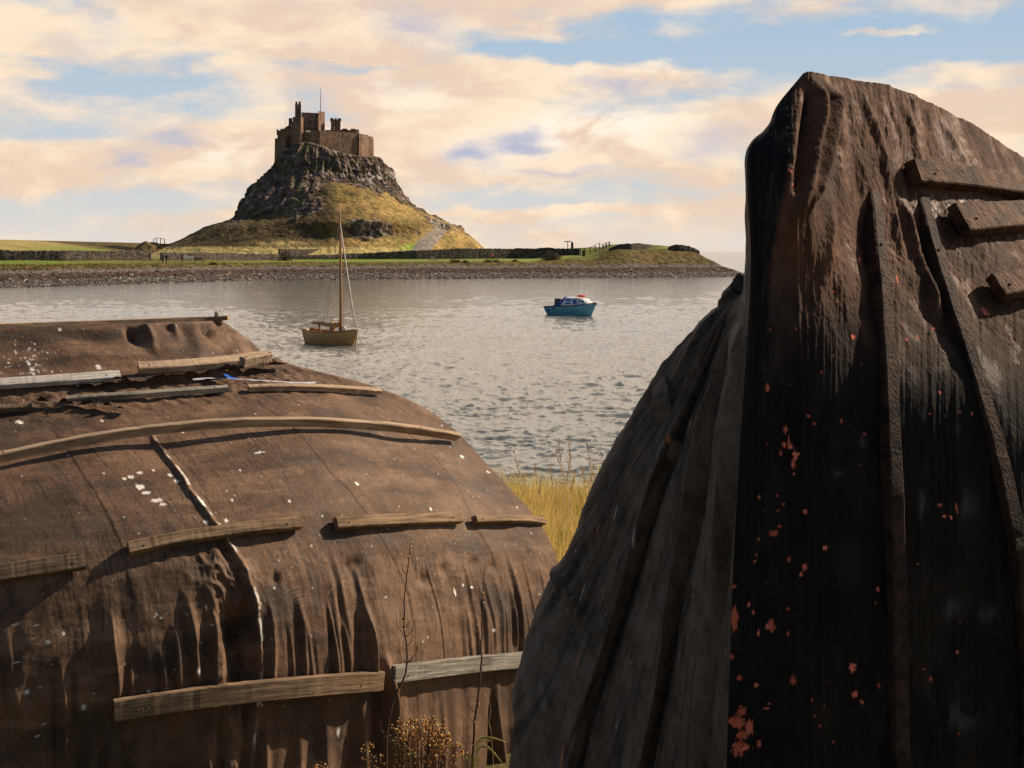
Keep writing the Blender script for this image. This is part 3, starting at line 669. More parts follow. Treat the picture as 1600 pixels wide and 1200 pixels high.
# the long vertical seam with its bunched felt
xs_, _ = xat(398, 960)
def line_x(pts):
    q = [xat(*p) for p in pts]; q.sort(key=lambda a: a[1]); return np.interp(T, [a[1] for a in q], [a[0] for a in q])
seam = line_x([(205, 640), (250, 700), (300, 770), (345, 832), (378, 880), (402, 960), (408, 1040), (398, 1120), (390, 1200)])
xs1 = LX-seam; sw = .012*fbm(T*3, 1.2, 0, 3)
d += .020*np.exp(-((xs1-sw)/.018)**2)*sst(T, 3.5, 4.2)-.022*np.exp(-((xs1-sw+.045)/.02)**2)*sst(T, 5.8, 6.2)
bul = np.exp(-((xs1+.12)/.13)**2)*sst(T, 6.0, 6.6); d += bul*(.035*ridged(LX*6, T*1.6, 8, 3)-.025)
x0, t0 = xat(368, 985); d -= .11*np.exp(-((LX-x0)/.085)**2-((T-t0)/.33)**2)
x0, t0 = xat(372, 1035); d -= .07*np.exp(-((LX-x0)/.06)**2-((T-t0)/.3)**2)
# older seams: a lap every so often
for q in ([(60, 640), (130, 740), (190, 850), (215, 990), (215, 1180)], [(420, 640), (520, 740), (590, 830), (640, 930), (650, 1180)], [(560, 620), (680, 720), (750, 830), (790, 930), (800, 1100)]):
    s_x = line_x(q)+.01*fbm(T*2, 4, 0, 3); d += .004*sst(LX-s_x, -.012, .004)*np.exp(-np.clip(LX-s_x, 0, 9)/.35)*sst(T, 3, 4)
# dents and folds in the keel band
for (u, v, ru, rv, a_) in ((205, 522, 7, 13, -.05), (140, 528, 40, 10, -.03), (290, 520, 12, 22, -.04), (322, 515, 8, 14, -.04), (250, 530, 22, 25, .03), (305, 540, 14, 30, .03), (350, 540, 14, 20, -.03), (395, 562, 25, 8, -.05), (270, 515, 8, 14, .05), (228, 520, 8, 22, .05)):
    d += a_*np.exp(-((U0-u-.5*(V0-v))/ru)**2-((V0-v)/rv)**2)*(T < 2.3)
d += .03*np.exp(-((T-2.0)/.12)**2)*(1+.9*fbm(LX*7, 1, 0, 3))           # lip of the keel band
d += .015*fbm(LX*9, T*4, 3, 3)*np.exp(-((T-2.6)/.6)**2)
for (u, v) in ((545, 885), (555, 880), (690, 890), (660, 905), (740, 880), (865, 895), (430, 905), (100, 880), (250, 870), (770, 885)):
    d -= .02*np.exp(-((U0-u)/7.)**2-((V0-v)/10.)**2)
dd = d*edge
GL = G0+N0*dd[..., None]; 
# colour: weathered brown felt, paler where rubbed; tar runs; droppings
f1 = fbm(LX*1.1, T*1.4, 3, 6, .6); f2 = fbm(LX*9, T*1.8, 5, 5, .6); f3 = fbm(LX*2.5, T*5, 8, 4)
b0 = np.clip(.52+.55*f1+.25*f2, 0, 1)
col = mixc((.068, .037, .021), (.162, .092, .052), b0)
pp = sst(f1+.6*f3, .22, .42); col = over(col, np.array((.190, .115, .070)), .55*pp)
dk = sst(-f1+.4*f2, .28, .5); col = over(col, np.array((.050, .032, .022)), .65*dk)
tar = np.zeros((NS, NTT)); rs = np.random.RandomState(5)
for k in range(190):     # groups of short runs
    i = rs.randint(20, NS-20); j = rs.randint(150, NTT-150)
    for q in range(rs.randint(2, 8)):
        drip(tar, i+rs.normal(0, 12), j+rs.normal(0, 6), rs.gamma(2.2, 13), rs.uniform(.6, 1.1), rs.uniform(.6, 1), rs)
for k in range(26):
    i = rs.randint(20, NS-20); j = rs.randint(170, NTT-200); drip(tar, i, j, rs.uniform(50, 140), rs.uniform(.7, 1.4), rs.uniform(.5, .9), rs)
for k in range(420): stamp(tar, rs.randint(5, NS-5), rs.randint(90, NTT-80), rs.uniform(.8, 2.2), rs.uniform(1, 3.2), rs.uniform(.5, 1), .5, seed=k)
col = over(col, np.array((.016, .011, .009)), tar*.85)
wh = np.zeros((NS, NTT))
for (u, v, a, b) in ((218, 761, 8, 5), (228, 770, 8, 3), (245, 781, 11, 4), (255, 788, 6, 3), (205, 745, 6, 3), (195, 748, 4, 2.5), (313, 783, 6, 6), (318, 790, 4, 5), (322, 815, 4, 4), (50, 578, 5, 4), (52, 585, 4, 3), (154, 573, 5, 5),
                     (45, 568, 3, 4), (93, 515, 4, 3), (218, 738, 5, 3), (172, 580, 3, 2), (275, 751, 5, 3), (265, 742, 4, 3), (348, 828, 3, 8), (354, 812, 4, 4), (30, 660, 7, 4), (452, 784, 3, 3), (362, 782, 2.5, 2.5), (100, 990, 3, 4), (62, 880, 2, 5),
                     (75, 1003, 2, 5), (245, 960, 3, 3), (252, 965, 2.5, 2), (40, 1080, 6, 4), (308, 1047, 3, 8), (710, 925, 2, 8), (722, 915, 2, 3), (735, 918, 4, 2), (770, 985, 2, 4), (557, 757, 3, 4), (722, 714, 3, 3), (674, 795, 2, 3), (763, 737, 2.5, 2.5), (405, 705, 9, 2), (530, 1145, 3, 8), (60, 1150, 2, 2), (240, 735, 2, 3), (230, 578, 2, 2), (300, 620, 3, 2)):
    i, j = nearest(U0, V0, u, v); du = abs(U0[min(i+3, NS-1), j]-U0[i-3, j])/6+.01; dv = abs(V0[i, min(j+3, NTT-1)]-V0[i, j-3])/6+.01
    stamp(wh, i, j, a/du*.8, b/dv*.8, 1, .55, seed=u, shear=0)
for k in range(330):
    i = rs.randint(5, NS-5); j = rs.randint(0, NTT-60); r = .5+rs.gamma(1.0, .32); stamp(wh, i, j, r, r*1.2, rs.uniform(.5, 1), .4, seed=k)
for k in range(60):
    u = rs.normal(45, 22); v = rs.normal(568, 18); i, j = nearest(U0[::3, ::3], V0[::3, ::3], u, v); stamp(wh, i*3, j*3, rs.uniform(.6, 1.6), rs.uniform(.6, 1.8), .8, .4, seed=k)
sl_ = np.exp(-((xs1-sw-.012)/.009)**2)*sst(fbm(T*5, LX*3, 2, 3), -.15, .2)*sst(T, 3.6, 4.0); wh = np.maximum(wh, sl_*.75)
col = over(col, np.array((.70, .66, .60)), wh)
scr = np.zeros((NS, NTT))     # the rubbed arcs
for r_ in (30, 36, 41, 47, 53, 60, 80): scr = np.maximum(scr, np.exp(-((np.hypot(U0-480, (V0-975))-r_)/1.0)**2)*np.exp(-(((U0-462)/22.)**2+((V0-925)/30.)**2))*.5)
col = over(col, np.array((.25, .17, .12)), scr)
rgh = .76-.22*tar-.1*wh+.0*d
shedL = thing('upturned_boat_shed', 'brown felt-covered upturned boat hull with rows of pale wooden battens and a ridge board', 'boat shed', tuple(np.round(P(300, 1290, 9.0), 2)))
off = np.array(shedL.location)
FL = grid_faces(NS, NTT); 
far = G0[::8, ::8].copy(); far[..., 1] = 2*far[:, :1, 1]*np.ones_like(far[..., 1])-far[..., 1]; 
nf, mf = far.shape[:2]
VA = np.vstack([GL.reshape(-1, 3), far.reshape(-1, 3)]); FA = np.vstack([FL[:, ::-1], grid_faces(nf, mf, base=NS*NTT)])
ca = np.vstack([col.reshape(-1, 3), np.tile([.10, .065, .042], (nf*mf, 1))]); ra = np.concatenate([rgh.ravel(), np.full(nf*mf, .86)])
link('felt_cover', raw_mesh('felt_cover', VA-off, FA, True, ca, {'Rgh': ra}), 'felt', shedL)
# timber end wall out of frame at the left
e = [tuple(p) for p in GL[0, ::20]]; ef = [(p[0], 2*e[0][1]-p[1], p[2]) for p in e[::-1]]
mb = MB(); ring = e+ef; mb.add(ring, [tuple(range(len(ring)))]); mb.build('end_wall', 'batten_tarred', shedL, world=True)
NL_ = grid_normals(G0); NL_ = NL_*np.sign(-NL_[NS//2, NTT//2, 1])
B = lambda m, pix, w_, th, lift=0.0, **k: sweep_board('batten', shedL, m, GL_S, N0, pix, w_, th, lift, **k)
GL_S = G0+N0*(.02*edge)[..., None]
B('batten_bleached', [(-60, 742), (10, 724), (110, 699), (245, 684), (350, 673), (450, 668), (560, 672), (640, 680), (710, 691)], .030, .045, .035, label='longest pale batten curving along the turn of the hull')
B('batten_dark', [(-80, 912), (10, 895), (132, 877)], .085, .035, .0, label='dark weathered batten at the left edge')
B('batten_wood', [(200, 858), (330, 834), (467, 818)], .066, .038)
B('batten_wood', [(523, 819), (620, 813), (717, 810)], .066, .035)
B('batten_wood', [(738, 813), (790, 812), (850, 814)], .045, .03, .004)
B('batten_wood', [(178, 1106), (380, 1079), (592, 1062)], .105, .035, .015, label='broad plank across the pleated foot of the hull')
B('batten_grey', [(609, 1052), (720, 1039), (840, 1027)], .095, .035, .015, label='grey plank across the foot of the hull beside the other hull')
B('batten_pale', [(-60, 612), (10, 606), (100, 600), (187, 594)], .075, .02, .03, label='broad white weathered board below the keel')
B('batten_bleached', [(215, 584), (320, 578), (414, 566)], .075, .035, .035)
B('batten_bleached', [(376, 577), (396, 572), (419, 569)], .05, .05, .035)
B('batten_grey', [(103, 627), (230, 618), (356, 609)], .040, .022, .006)
B('batten_bleached', [(388, 608), (480, 606), (593, 613)], .040, .022, .004)
B('batten_wood', [(-30, 641), (10, 640), (50, 638)], .045, .02, .004)
# the ridge board along the keel
mb = MB(); pts_ = [P(u, v, 9.47*np.interp(u, [-330, 347], [.86, 1.0])) for u, v in ((-330, 520), (-100, 513), (20, 509.5), (150, 505), (260, 501), (345, 498))]
for a, b in zip(pts_[:-1], pts_[1:]): mb.bar(a, b, .09, .035)
rb = mb.build('ridge_board', 'old_board', shedL, world=True)
MB().bar(P(326, 498.5, 9.43), P(357, 496.5, 9.43), .07, .03).build('ridge_board', 'old_board', shedL, world=True)['label'] = 'short block on the outer end of the ridge board'
MB().tube([P(336, 497, 9.4), P(336.5, 490, 9.4), P(338, 485.5, 9.4), P(339.5, 490, 9.4), P(339, 497, 9.4)], .006, 6).build('staple', 'pole_metal', shedL, world=True)
# loose felt edge hanging below the keel board, and the scrap of blue sheet under it
def ribbon(name, m, pix, w_, lift, wave, seed, parent, colr=None, nn=160, mm=10, flare=.03):
    Gu, Gv = uv_of(GL); pix = np.array(pix, float); L = np.concatenate([[0], np.cumsum(np.hypot(*np.diff(pix, axis=0).T))]); tt = np.linspace(0, L[-1], nn)
    base = []; nn_ = []
    for t in tt:
        i = nearest(Gu, Gv, np.interp(t, L, pix[:, 0]), np.interp(t, L, pix[:, 1])); base.append(GL_S[i]); nn_.append(N0[i])
    q = np.linspace(-1, 1, nn); base = np.stack([np.polyval(np.polyfit(q, np.array(base)[:, k], 5), q) for k in range(3)], -1); nor = np.stack([np.polyval(np.polyfit(q, np.array(nn_)[:, k], 3), q) for k in range(3)], -1)
    nor /= np.linalg.norm(nor, axis=1)[:, None]; tan = np.gradient(base, axis=0); tan /= np.linalg.norm(tan, axis=1)[:, None]; dn = np.cross(tan, nor); dn *= -np.sign(dn[nn//2, 2])
    W = w_*(1+.5*fbm(np.arange(nn)*.06+seed, 1, 0, 4)); sN = fbm(np.arange(nn)*.05+seed, 5, 0, 4)
    R = np.zeros((nn, mm, 3))
    for j in range(mm):
        f_ = j/(mm-1); R[:, j] = base+dn*(W*(f_-.25))[:, None]+nor*np.maximum(lift*.4, lift+flare*f_**2*(1+1.2*sN)+wave*.5*f_*sN)[:, None]
    cc_ = np.tile(colr if colr is not None else (.06, .04, .028), (nn*mm, 1))
    return link(name, raw_mesh(name, R.reshape(-1, 3)-off, grid_faces(nn, mm), True, cc_, {'Rgh': np.full(nn*mm, .8 if colr is None else .35)}), m, parent)
ribbon('felt_flap', 'felt', [(120, 603), (195, 598), (260, 591), (330, 588), (380, 583), (410, 578), (440, 578)], .075, .02, .05, 3.0, shedL)
ribbon('felt_flap', 'felt', [(60, 634), (130, 634), (200, 646)], .05, .012, .03, 8.0, shedL)
ribbon('felt_flap', 'felt', [(20, 730), (100, 745), (150, 770)], .03, .002, .01, 5.0, shedL, nn=60) if False else None
ribbon('tarpaulin_scrap', 'felt', [(300, 601), (350, 598), (420, 604), (490, 605)], .018, .012, .01, 11.0, shedL, (.46, .48, .54), flare=.0)['label'] = 'torn white plastic showing under the keel felt'
ribbon('tarpaulin_scrap', 'felt', [(338, 594), (350, 597), (372, 602)], .040, .026, .02, 14.0, shedL, (.03, .14, .60), nn=30, flare=.01)['label'] = 'scrap of bright blue sheet under the keel felt'
# tar-black holes and nail heads on the broad plank
for u in (220, 228, 360, 480): 
    i = nearest(U0, V0, u, 1106-.1*(u-180)); p = G0[i]+N0[i]*.067; MB().ball(p, (.006, .006, .006), 6, 4).build('nail', 'pole_metal', shedL, world=True)

# ---- the right hull: stem towards us, keel running away to the right
RQ = [  # right side: stem edge ... off frame
 [(1252, 118, 4.35), (1275, 116, 4.38), (1330, 127, 4.7), (1395, 138, 5.1), (1470, 172, 5.6), (1545, 212, 6.1), (1600, 248, 6.6), (1720, 315, 7.8)],
 [(1214, 165, 4.25), (1262, 182, 4.18), (1312, 195, 4.42), (1362, 210, 4.75), (1435, 245, 5.12), (1515, 288, 5.45), (1600, 340, 5.75), (1850, 430, 6.8)],
 [(1198, 203, 4.20), (1242, 245, 4.06), (1302, 270, 4.22), (1352, 295, 4.48), (1430, 325, 4.80), (1522, 362, 5.08), (1640, 415, 5.35), (1950, 530, 6.1)],
 [(1168, 245, 4.13), (1233, 315, 3.99), (1298, 350, 4.12), (1360, 375, 4.34), (1448, 402, 4.60), (1555, 440, 4.86), (1700, 490, 5.10), (2030, 630, 5.8)],
 [(1173, 400, 4.10), (1233, 425, 3.97), (1298, 445, 4.07), (1368, 465, 4.27), (1475, 485, 4.51), (1600, 530, 4.74), (1760, 580, 5.0), (2100, 730, 5.7)],
 [(1166, 550, 4.08), (1230, 565, 3.96), (1297, 575, 4.04), (1380, 592, 4.23), (1508, 605, 4.46), (1650, 650, 4.66), (1830, 700, 4.9), (2180, 840, 5.6)],
 [(1155, 720, 4.06), (1226, 725, 3.95), (1297, 728, 4.02), (1386, 735, 4.19), (1540, 745, 4.41), (1700, 785, 4.60), (1890, 830, 4.85), (2230, 980, 5.5)],
 [(1145, 900, 4.05), (1222, 903, 3.94), (1297, 905, 4.00), (1391, 910, 4.16), (1570, 910, 4.37), (1740, 940, 4.56), (1930, 985, 4.8), (2260, 1100, 5.4)],
 [(1135, 1200, 4.05), (1215, 1200, 3.93), (1297, 1200, 3.98), (1398, 1200, 4.13), (1600, 1205, 4.33), (1780, 1225, 4.52), (1980, 1275, 4.75), (2300, 1400, 5.3)],
 [(1112, 1830, 4.05), (1200, 1830, 3.92), (1297, 1830, 3.97), (1405, 1830, 4.10), (1630, 1830, 4.30), (1800, 1850, 4.5), (2000, 1900, 4.75), (2350, 1950, 5.3)],
]
LQ = [  # left side: stem edge ... out of sight
 [(1252, 118, 4.35), (1275, 116, 4.38), (1330, 127, 4.7), (1395, 138, 5.1), (1470, 172, 5.6), (1600, 248, 6.6), (1720, 315, 7.8)],
 [(1214, 165, 4.25), (1250, 166, 4.55), (1300, 178, 4.9), (1345, 195, 5.2), (1400, 218, 5.7), (1500, 270, 6.6), (1630, 335, 7.8)],
 [(1198, 203, 4.20), (1202, 208, 4.50), (1225, 226, 4.9), (1265, 242, 5.2), (1310, 265, 5.7), (1400, 305, 6.6), (1550, 350, 7.8)],
 [(1168, 245, 4.13), (1176, 262, 4.50), (1188, 300, 4.9), (1205, 315, 5.2), (1240, 332, 5.7), (1320, 360, 6.6), (1460, 390, 7.8)],
 [(1173, 400, 4.10), (1171, 408, 4.42), (1168, 425, 4.75), (1166, 436, 5.0), (1175, 442, 5.4), (1240, 450, 6.4), (1380, 460, 7.8)],
 [(1166, 550, 4.08), (1146, 545, 4.38), (1112, 532, 4.62), (1076, 524, 4.84), (1064, 536, 5.1), (1120, 530, 6.1), (1270, 520, 7.8)],
 [(1155, 720, 4.06), (1105, 708, 4.34), (1060, 690, 4.56), (1008, 670, 4.80), (979, 666, 5.05), (1030, 645, 6.0), (1180, 600, 7.8)],
 [(1145, 900, 4.05), (1080, 888, 4.32), (1020, 872, 4.52), (956, 853, 4.74), (902, 840, 5.0), (945, 795, 6.0), (1110, 690, 7.8)],
 [(1135, 1200, 4.05), (1060, 1190, 4.30), (985, 1175, 4.48), (895, 1158, 4.68), (810, 1126, 4.92), (864, 1040, 5.9), (1040, 850, 7.8)],
 [(1112, 1830, 4.05), (1030, 1830, 4.28), (950, 1810, 4.46), (880, 1790, 4.65), (815, 1760, 4.9), (860, 1560, 5.9), (1010, 1250, 7.8)],
]
def lines(U, V, pts):
    pts = sorted(pts, key=lambda a: a[1]); return np.interp(V, [p[1] for p in pts], [p[0] for p in pts])
shedR = thing('upturned_boat_shed', 'black tarred upturned boat hull standing tall at right with red paint flecks', 'boat shed', tuple(np.round(P(1140, 1700, 4.4), 2)))
offR = np.array(shedR.location)
# right side
LOW = [4.05, 3.93, 3.92, 3.97, 4.07, 4.18, 4.32, 4.6]
RQ = [[(u, v, Y if j < 1 else Y+(LOW[j]+.10*np.exp(-max(0, i-4))-Y)*float(sst(i, 2.2, 5.0))) for j, (u, v, Y) in enumerate(r)] for i, r in enumerate(RQ)]
DP = lambda Y: Y if Y < 4.3 else 4.3+(Y-4.3)*.42
RQ = [[(u, v, DP(Y)) for u, v, Y in r] for r in RQ]; LQ = [[(u, v, DP(Y)) for u, v, Y in r] for r in LQ]
cR = ctrl(RQ); scR = spans([60, 62, 85, 130, 130, 70, 20]); srR = spans([60, 60, 70, 100, 110, 110, 110, 140, 50])
GR0 = surface(cR, scR, srR); nR, mR = GR0.shape[:2]; SR = np.broadcast_to(scR[:, None], (nR, mR)); TR = np.broadcast_to(srR[None], (nR, mR))
NR0 = grid_normals(GR0); NR0 *= -np.sign(NR0[nR//2, mR//2, 1]); UR, VR = uv_of(GR0); XR, YR, ZR = GR0[..., 0], GR0[..., 1], GR0[..., 2]
eR = sst(SR, 0, .12)
up = 1-sst(VR, 430, 620)
d = .014*fbm(XR*3, YR*3, ZR*1.4, 3)+(.15+.85*up)*(.0035*fbm(XR*16, YR*16, ZR*3.5, 4)+.0012*ridged(XR*45, YR*45, ZR*9, 3))
d += up*(.002*ridged(UR/26.+.25*fbm(UR/60., VR/90., 0, 3), VR/240., 3, 3)+.0018*fbm(UR/7., VR/16., 6, 3))
# drapery at the apex, and folds fanning down from it
for (pts, w_, a_) in (([(1268, 118), (1277, 150), (1274, 190), (1262, 260), (1250, 320)], 7, .045), ([(1262, 118), (1264, 160), (1258, 230), (1248, 300)], 8, -.05), ([(1285, 120), (1296, 160), (1291, 210), (1278, 270), (1262, 320)], 7, .05),
                      ([(1310, 125), (1325, 190), (1338, 270), (1345, 330)], 6, -.010), ([(1335, 128), (1368, 220), (1385, 300), (1412, 420)], 6, .012), ([(1400, 140), (1425, 210), (1440, 290)], 6, .010), ([(1450, 165), (1490, 230), (1520, 290)], 6, .010), ([(1300, 125), (1312, 220), (1316, 330), (1310, 430)], 6, .012), ([(1370, 135), (1402, 220), (1425, 330), (1455, 430)], 5, -.008), ([(1290, 270), (1300, 340), (1295, 420)], 9, .016),
                      ([(1322, 300), (1318, 400), (1300, 470)], 10, -.014), ([(1380, 250), (1400, 330), (1440, 440)], 7, -.014), ([(1240, 250), (1252, 600), (1262, 900), (1270, 1200)], 3, .006), ([(1400, 300), (1430, 400), (1465, 500)], 8, .03), ([(1232, 640), (1240, 1200)], 5, -.006)):
    lx = lines(UR, VR, pts); y0, y1 = min(p[1] for p in pts), max(p[1] for p in pts); d += a_*np.exp(-((UR-lx)/w_)**2)*sst(VR, y0+2, y0+50)*(1-sst(VR, y1-30, y1+30))
d += .0022*fbm(UR/7., VR/220., 4, 4)+.0005*ridged(UR/3.2, VR/120., 8, 2)*up
GRd = GR0+NR0*(d*eR)[..., None]
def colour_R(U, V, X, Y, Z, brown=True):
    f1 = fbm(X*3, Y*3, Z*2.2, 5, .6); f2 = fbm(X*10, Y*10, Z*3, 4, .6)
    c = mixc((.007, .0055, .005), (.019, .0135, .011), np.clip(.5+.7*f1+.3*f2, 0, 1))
    if brown:   # sunlit brown of the head painted in, the shade below left near black
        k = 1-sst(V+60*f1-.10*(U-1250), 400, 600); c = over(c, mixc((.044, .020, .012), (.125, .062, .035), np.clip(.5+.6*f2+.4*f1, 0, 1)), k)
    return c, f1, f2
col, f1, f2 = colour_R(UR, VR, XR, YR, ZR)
face = 1-sst(UR-lines(UR, VR, [(1240, 180), (1238, 240), (1222, 320), (1205, 420), (1200, 1300)]), -6, 6); col = over(col, np.array((.010, .007, .007)), face)  # stem face turned from the sun: its shade is painted into the colour
# pale lichen bloom and smears
bl = np.zeros((nR, mR))
for (u, v, a, b, s_) in ((1480, 190, 10, 40, .4), (1440, 170, 12, 30, .3), (1470, 230, 16, 50, .45), (1500, 190, 10, 14, .5), (1410, 665, 5, 20, .5), (1487, 670, 12, 14, .5), (1415, 730, 5, 25, .4), (1455, 820, 8, 40, .35), (1480, 790, 12, 20, .4), (1440, 790, 8, 20, .4), (1500, 790, 20, 20, .25),
                         (1350, 690, 6, 8, .3), (1310, 740, 6, 5, .3), (1485, 950, 10, 14, .3), (1420, 1020, 5, 14, .3), (1500, 1120, 30, 20, .3), (1470, 1120, 30, 10, .2), (1540, 960, 20, 14, .2), (1440, 650, 6, 10, .2), (1380, 170, 5, 12, .4), (1345, 170, 3, 14, .7), (1350, 185, 8, 3, .6), (1405, 215, 6, 5, .7), (1490, 340, 30, 8, .5)):
    bl = np.maximum(bl, s_*np.exp(-((U_:=UR-u)/a)**2-((VR-v)/b)**2)*sst(f2+.5*fbm(XR*30, YR*30, ZR*14, 3), -.15, .4)*1.5)
col = over(col, np.array((.40, .37, .37)), np.clip(bl*.3, 0, .4))
red = np.zeros((nR, mR)); rs = np.random.RandomState(9)
RED = [(1202, 606, 4, 8), (1206, 515, 2, 3), (1244, 515, 2, 3), (1335, 526, 4, 5), (1303, 436, 1, 1), (1308, 453, 3, 3), (1310, 470, 2, 2), (1345, 405, 3, 7), (1401, 437, 2, 8), (1458, 513, 4, 2), (1417, 530, 2, 4), (1302, 556, 2, 2), (1283, 582, 2, 3), (1349, 568, 2, 2), (1471, 612, 4, 3), (1519, 646, 2, 5), (1455, 646, 2, 2), (1232, 690, 2, 12), (1226, 695, 5, 5), (1236, 698, 4, 5), (1243, 712, 7, 12), (1240, 725, 4, 8), (1221, 708, 2, 7), (1228, 670, 4, 8), (1262, 650, 4, 3), (1271, 662, 3, 3), (1315, 658, 3, 5), (1352, 678, 4, 4), (1240, 740, 2, 3), (1186, 777, 4, 4), (1215, 774, 2, 2), (1224, 788, 3, 3), (1257, 799, 4, 5), (1210, 833, 9, 6), (1219, 822, 4, 3), (1185, 842, 3, 4), (1196, 799, 2, 2), (1180, 877, 3, 3), (1232, 874, 3, 5), (1257, 885, 5, 7), (1252, 898, 4, 5), (1289, 856, 4, 5), (1197, 910, 2, 2), (1146, 917, 3, 4), (1231, 951, 4, 3), (1147, 967, 7, 24), (1170, 944, 3, 5), (1178, 957, 3, 4), (1186, 990, 2, 9), (1205, 977, 9, 11), (1231, 990, 3, 5), (1371, 919, 3, 5), (1434, 882, 2, 2), (1141, 1026, 4, 7), (1155, 1059, 5, 5), (1181, 1071, 4, 4), (1239, 1065, 6, 9), (1333, 1045, 6, 10), (1336, 1087, 6, 7), (1348, 1098, 4, 3), (1292, 1062, 2, 2), (1454, 1060, 3, 4), (1157, 1112, 9, 9), (1150, 1128, 12, 12), (1170, 1135, 8, 16), (1158, 1150, 10, 12), (1152, 1170, 10, 14), (1164, 1168, 10, 6), (1185, 1162, 4, 8), (1201, 1100, 3, 3), (1197, 1108, 5, 2), (1269, 1092, 3, 3), (1280, 1133, 3, 3), (1498, 1147, 3, 3), (1484, 808, 2, 4), (1475, 806, 4, 3), (1493, 795, 2, 10), (1467, 789, 4, 3), (1540, 485, 6, 8), (1302, 1160, 2, 2), (1272, 1117, 2, 2), (1500, 972, 2, 2), (1233, 267, 4, 3), (1238, 288, 2, 2), (1435, 525, 2, 4), (1541, 270, 4, 5)]
for q, (u, v, a, b) in enumerate(RED):
    i, j = nearest(UR, VR, u, v); du = abs(UR[min(i+3, nR-1), j]-UR[max(i-3, 0), j])/6+.01; dv = abs(VR[i, min(j+3, mR-1)]-VR[i, max(j-3, 0)])/6+.01
    stamp(red, i, j, a/du*.75, b/dv*.75, 1, .75, seed=q*1.7)
for k in range(30):
    i = rs.randint(4, nR-90); j = rs.randint(200, mR-60); stamp(red, i, j, rs.uniform(.7, 1.6), rs.uniform(.8, 2.0), .9, .6, seed=k)
rc = mixc((.74, .20, .13), (.48, .10, .05), np.clip(.5+1.2*f2, 0, 1)); col = col*(1-red[..., None])+rc*red[..., None]
rg = np.clip(.80-.18*sst(f2, .1, .5)+.15*red, .3, 1); gloss = np.exp(-(((UR-1490)/60.)**2+((VR-345)/50.)**2))*sst(f2, -.1, .2); rg = rg-.25*gloss
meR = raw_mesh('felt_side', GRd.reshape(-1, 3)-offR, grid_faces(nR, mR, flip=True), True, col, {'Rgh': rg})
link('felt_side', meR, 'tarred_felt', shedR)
# left side
cL = ctrl(LQ); scL = spans([110, 100, 110, 100, 60, 30]); srL = spans([16, 16, 20, 60, 110, 120, 120, 150, 50])
GL2 = surface(cL, scL, srL); nL, mL = GL2.shape[:2]; SL = np.broadcast_to(scL[:, None], (nL, mL)); TL = np.broadcast_to(srL[None], (nL, mL))
NL2 = grid_normals(GL2); NL2 *= -np.sign(NL2[nL//3, mL*2//3, 1]); UL, VL2 = uv_of(GL2); Xl, Yl, Zl = GL2[..., 0], GL2[..., 1], GL2[..., 2]
eL = sst(SL, 0, .15)*(1-sst(SL, 4.6, 5.2)); vis = sst(VL2, 445, 500)
d = .014*fbm(Xl*3, Yl*3, Zl*2, 4)+.004*fbm(Xl*12, Yl*12, Zl*6, 3)
W1 = [(1163, 452), (1110, 560), (1047, 720), (1008, 830), (960, 985), (925, 1090), (895, 1200), (850, 1700)]
W2 = [(1165, 475), (1122, 640), (1086, 830), (1048, 1000), (1005, 1190), (960, 1700)]
W3 = [(1165, 540), (1147, 700), (1128, 860), (1112, 1010), (1092, 1190), (1070, 1700)]
for pts, a_, w_ in ((W1, .050, 34), (W2, .055, 26), (W3, .035, 18)):
    lx = lines(UL, VL2, pts); q = UL-lx; sc2 = np.clip((VL2-440)/300., .15, 1)
    d += vis*sc2*a_*(np.exp(np.clip(q, -400, 0)/(w_*sc2*2))*(q < 0)+np.exp(-(q/(4.0))**2)*(q >= 0))-vis*sc2*a_*.9*np.exp(-((q-9*sc2)/(5.5*sc2))**2)
for pts, a_, w_ in (([(1165, 450), (1100, 510), (1050, 600)], .02, 6), ([(1165, 455), (1110, 540), (1062, 640)], .022, 6), ([(1165, 460), (1125, 560), (1078, 680)], .022, 6), ([(1166, 490), (1132, 600), (1105, 700)], .025, 5), ([(1166, 500), (1144, 620), (1130, 720)], .022, 5),
                    ([(1164, 445), (1090, 500), (1045, 560)], -.014, 7), ([(1165, 520), (1152, 650), (1140, 760)], .02, 4), ([(1060, 720), (1030, 900), (990, 1060)], .008, 8), ([(1098, 880), (1075, 1050), (1050, 1190)], .012, 7)):
    lx = lines(UL, VL2, pts); y0, y1 = pts[0][1], pts[-1][1]; d += a_*np.exp(-((UL-lx)/w_)**2)*sst(VL2, y0, y0+40)*(1-sst(VL2, y1-60, y1+30))
for pts in ([(866, 870), (880, 915), (910, 955), (950, 985)], [(880, 905), (900, 950), (940, 1010)]):
    pts_ = np.array(pts, float); dist = np.full(UL.shape, 1e9)
    for a, b in zip(pts_[:-1], pts_[1:]):
        t = np.clip(((UL-a[0])*(b-a)[0]+(VL2-a[1])*(b-a)[1])/((b-a)@(b-a)), 0, 1); dist = np.minimum(dist, np.hypot(UL-a[0]-t*(b-a)[0], VL2-a[1]-t*(b-a)[1]))
    d += .014*np.exp(-(dist/6.)**2)
fan = (1170-UL)/np.maximum(VL2-425, 25)      # creases in the cloth all pull towards the head of the stem
fanl = np.clip((VL2-425)/300., .25, 1.4)
d += vis*fanl*(.0065*fbm(fan*16, VL2/420., 2, 4)+.003*ridged(fan*34, VL2/500., 7, 3))
GLd = GL2+NL2*(d*eL)[..., None]
f1 = fbm(Xl*3, Yl*3, Zl*2, 5, .6); f2 = fbm(Xl*22+Zl*8, Yl*22, Zl*5, 4, .6)
col = mixc((.056, .041, .033), (.150, .112, .087), np.clip(.5+.4*f1+.3*f2, 0, 1)); col = over(col, np.array((.028, .021, .018)), .45*sst(f2, .32, .5))
col = over(col, np.array((.13, .10, .085)), .5*sst(-f2+f1, .35, .7))
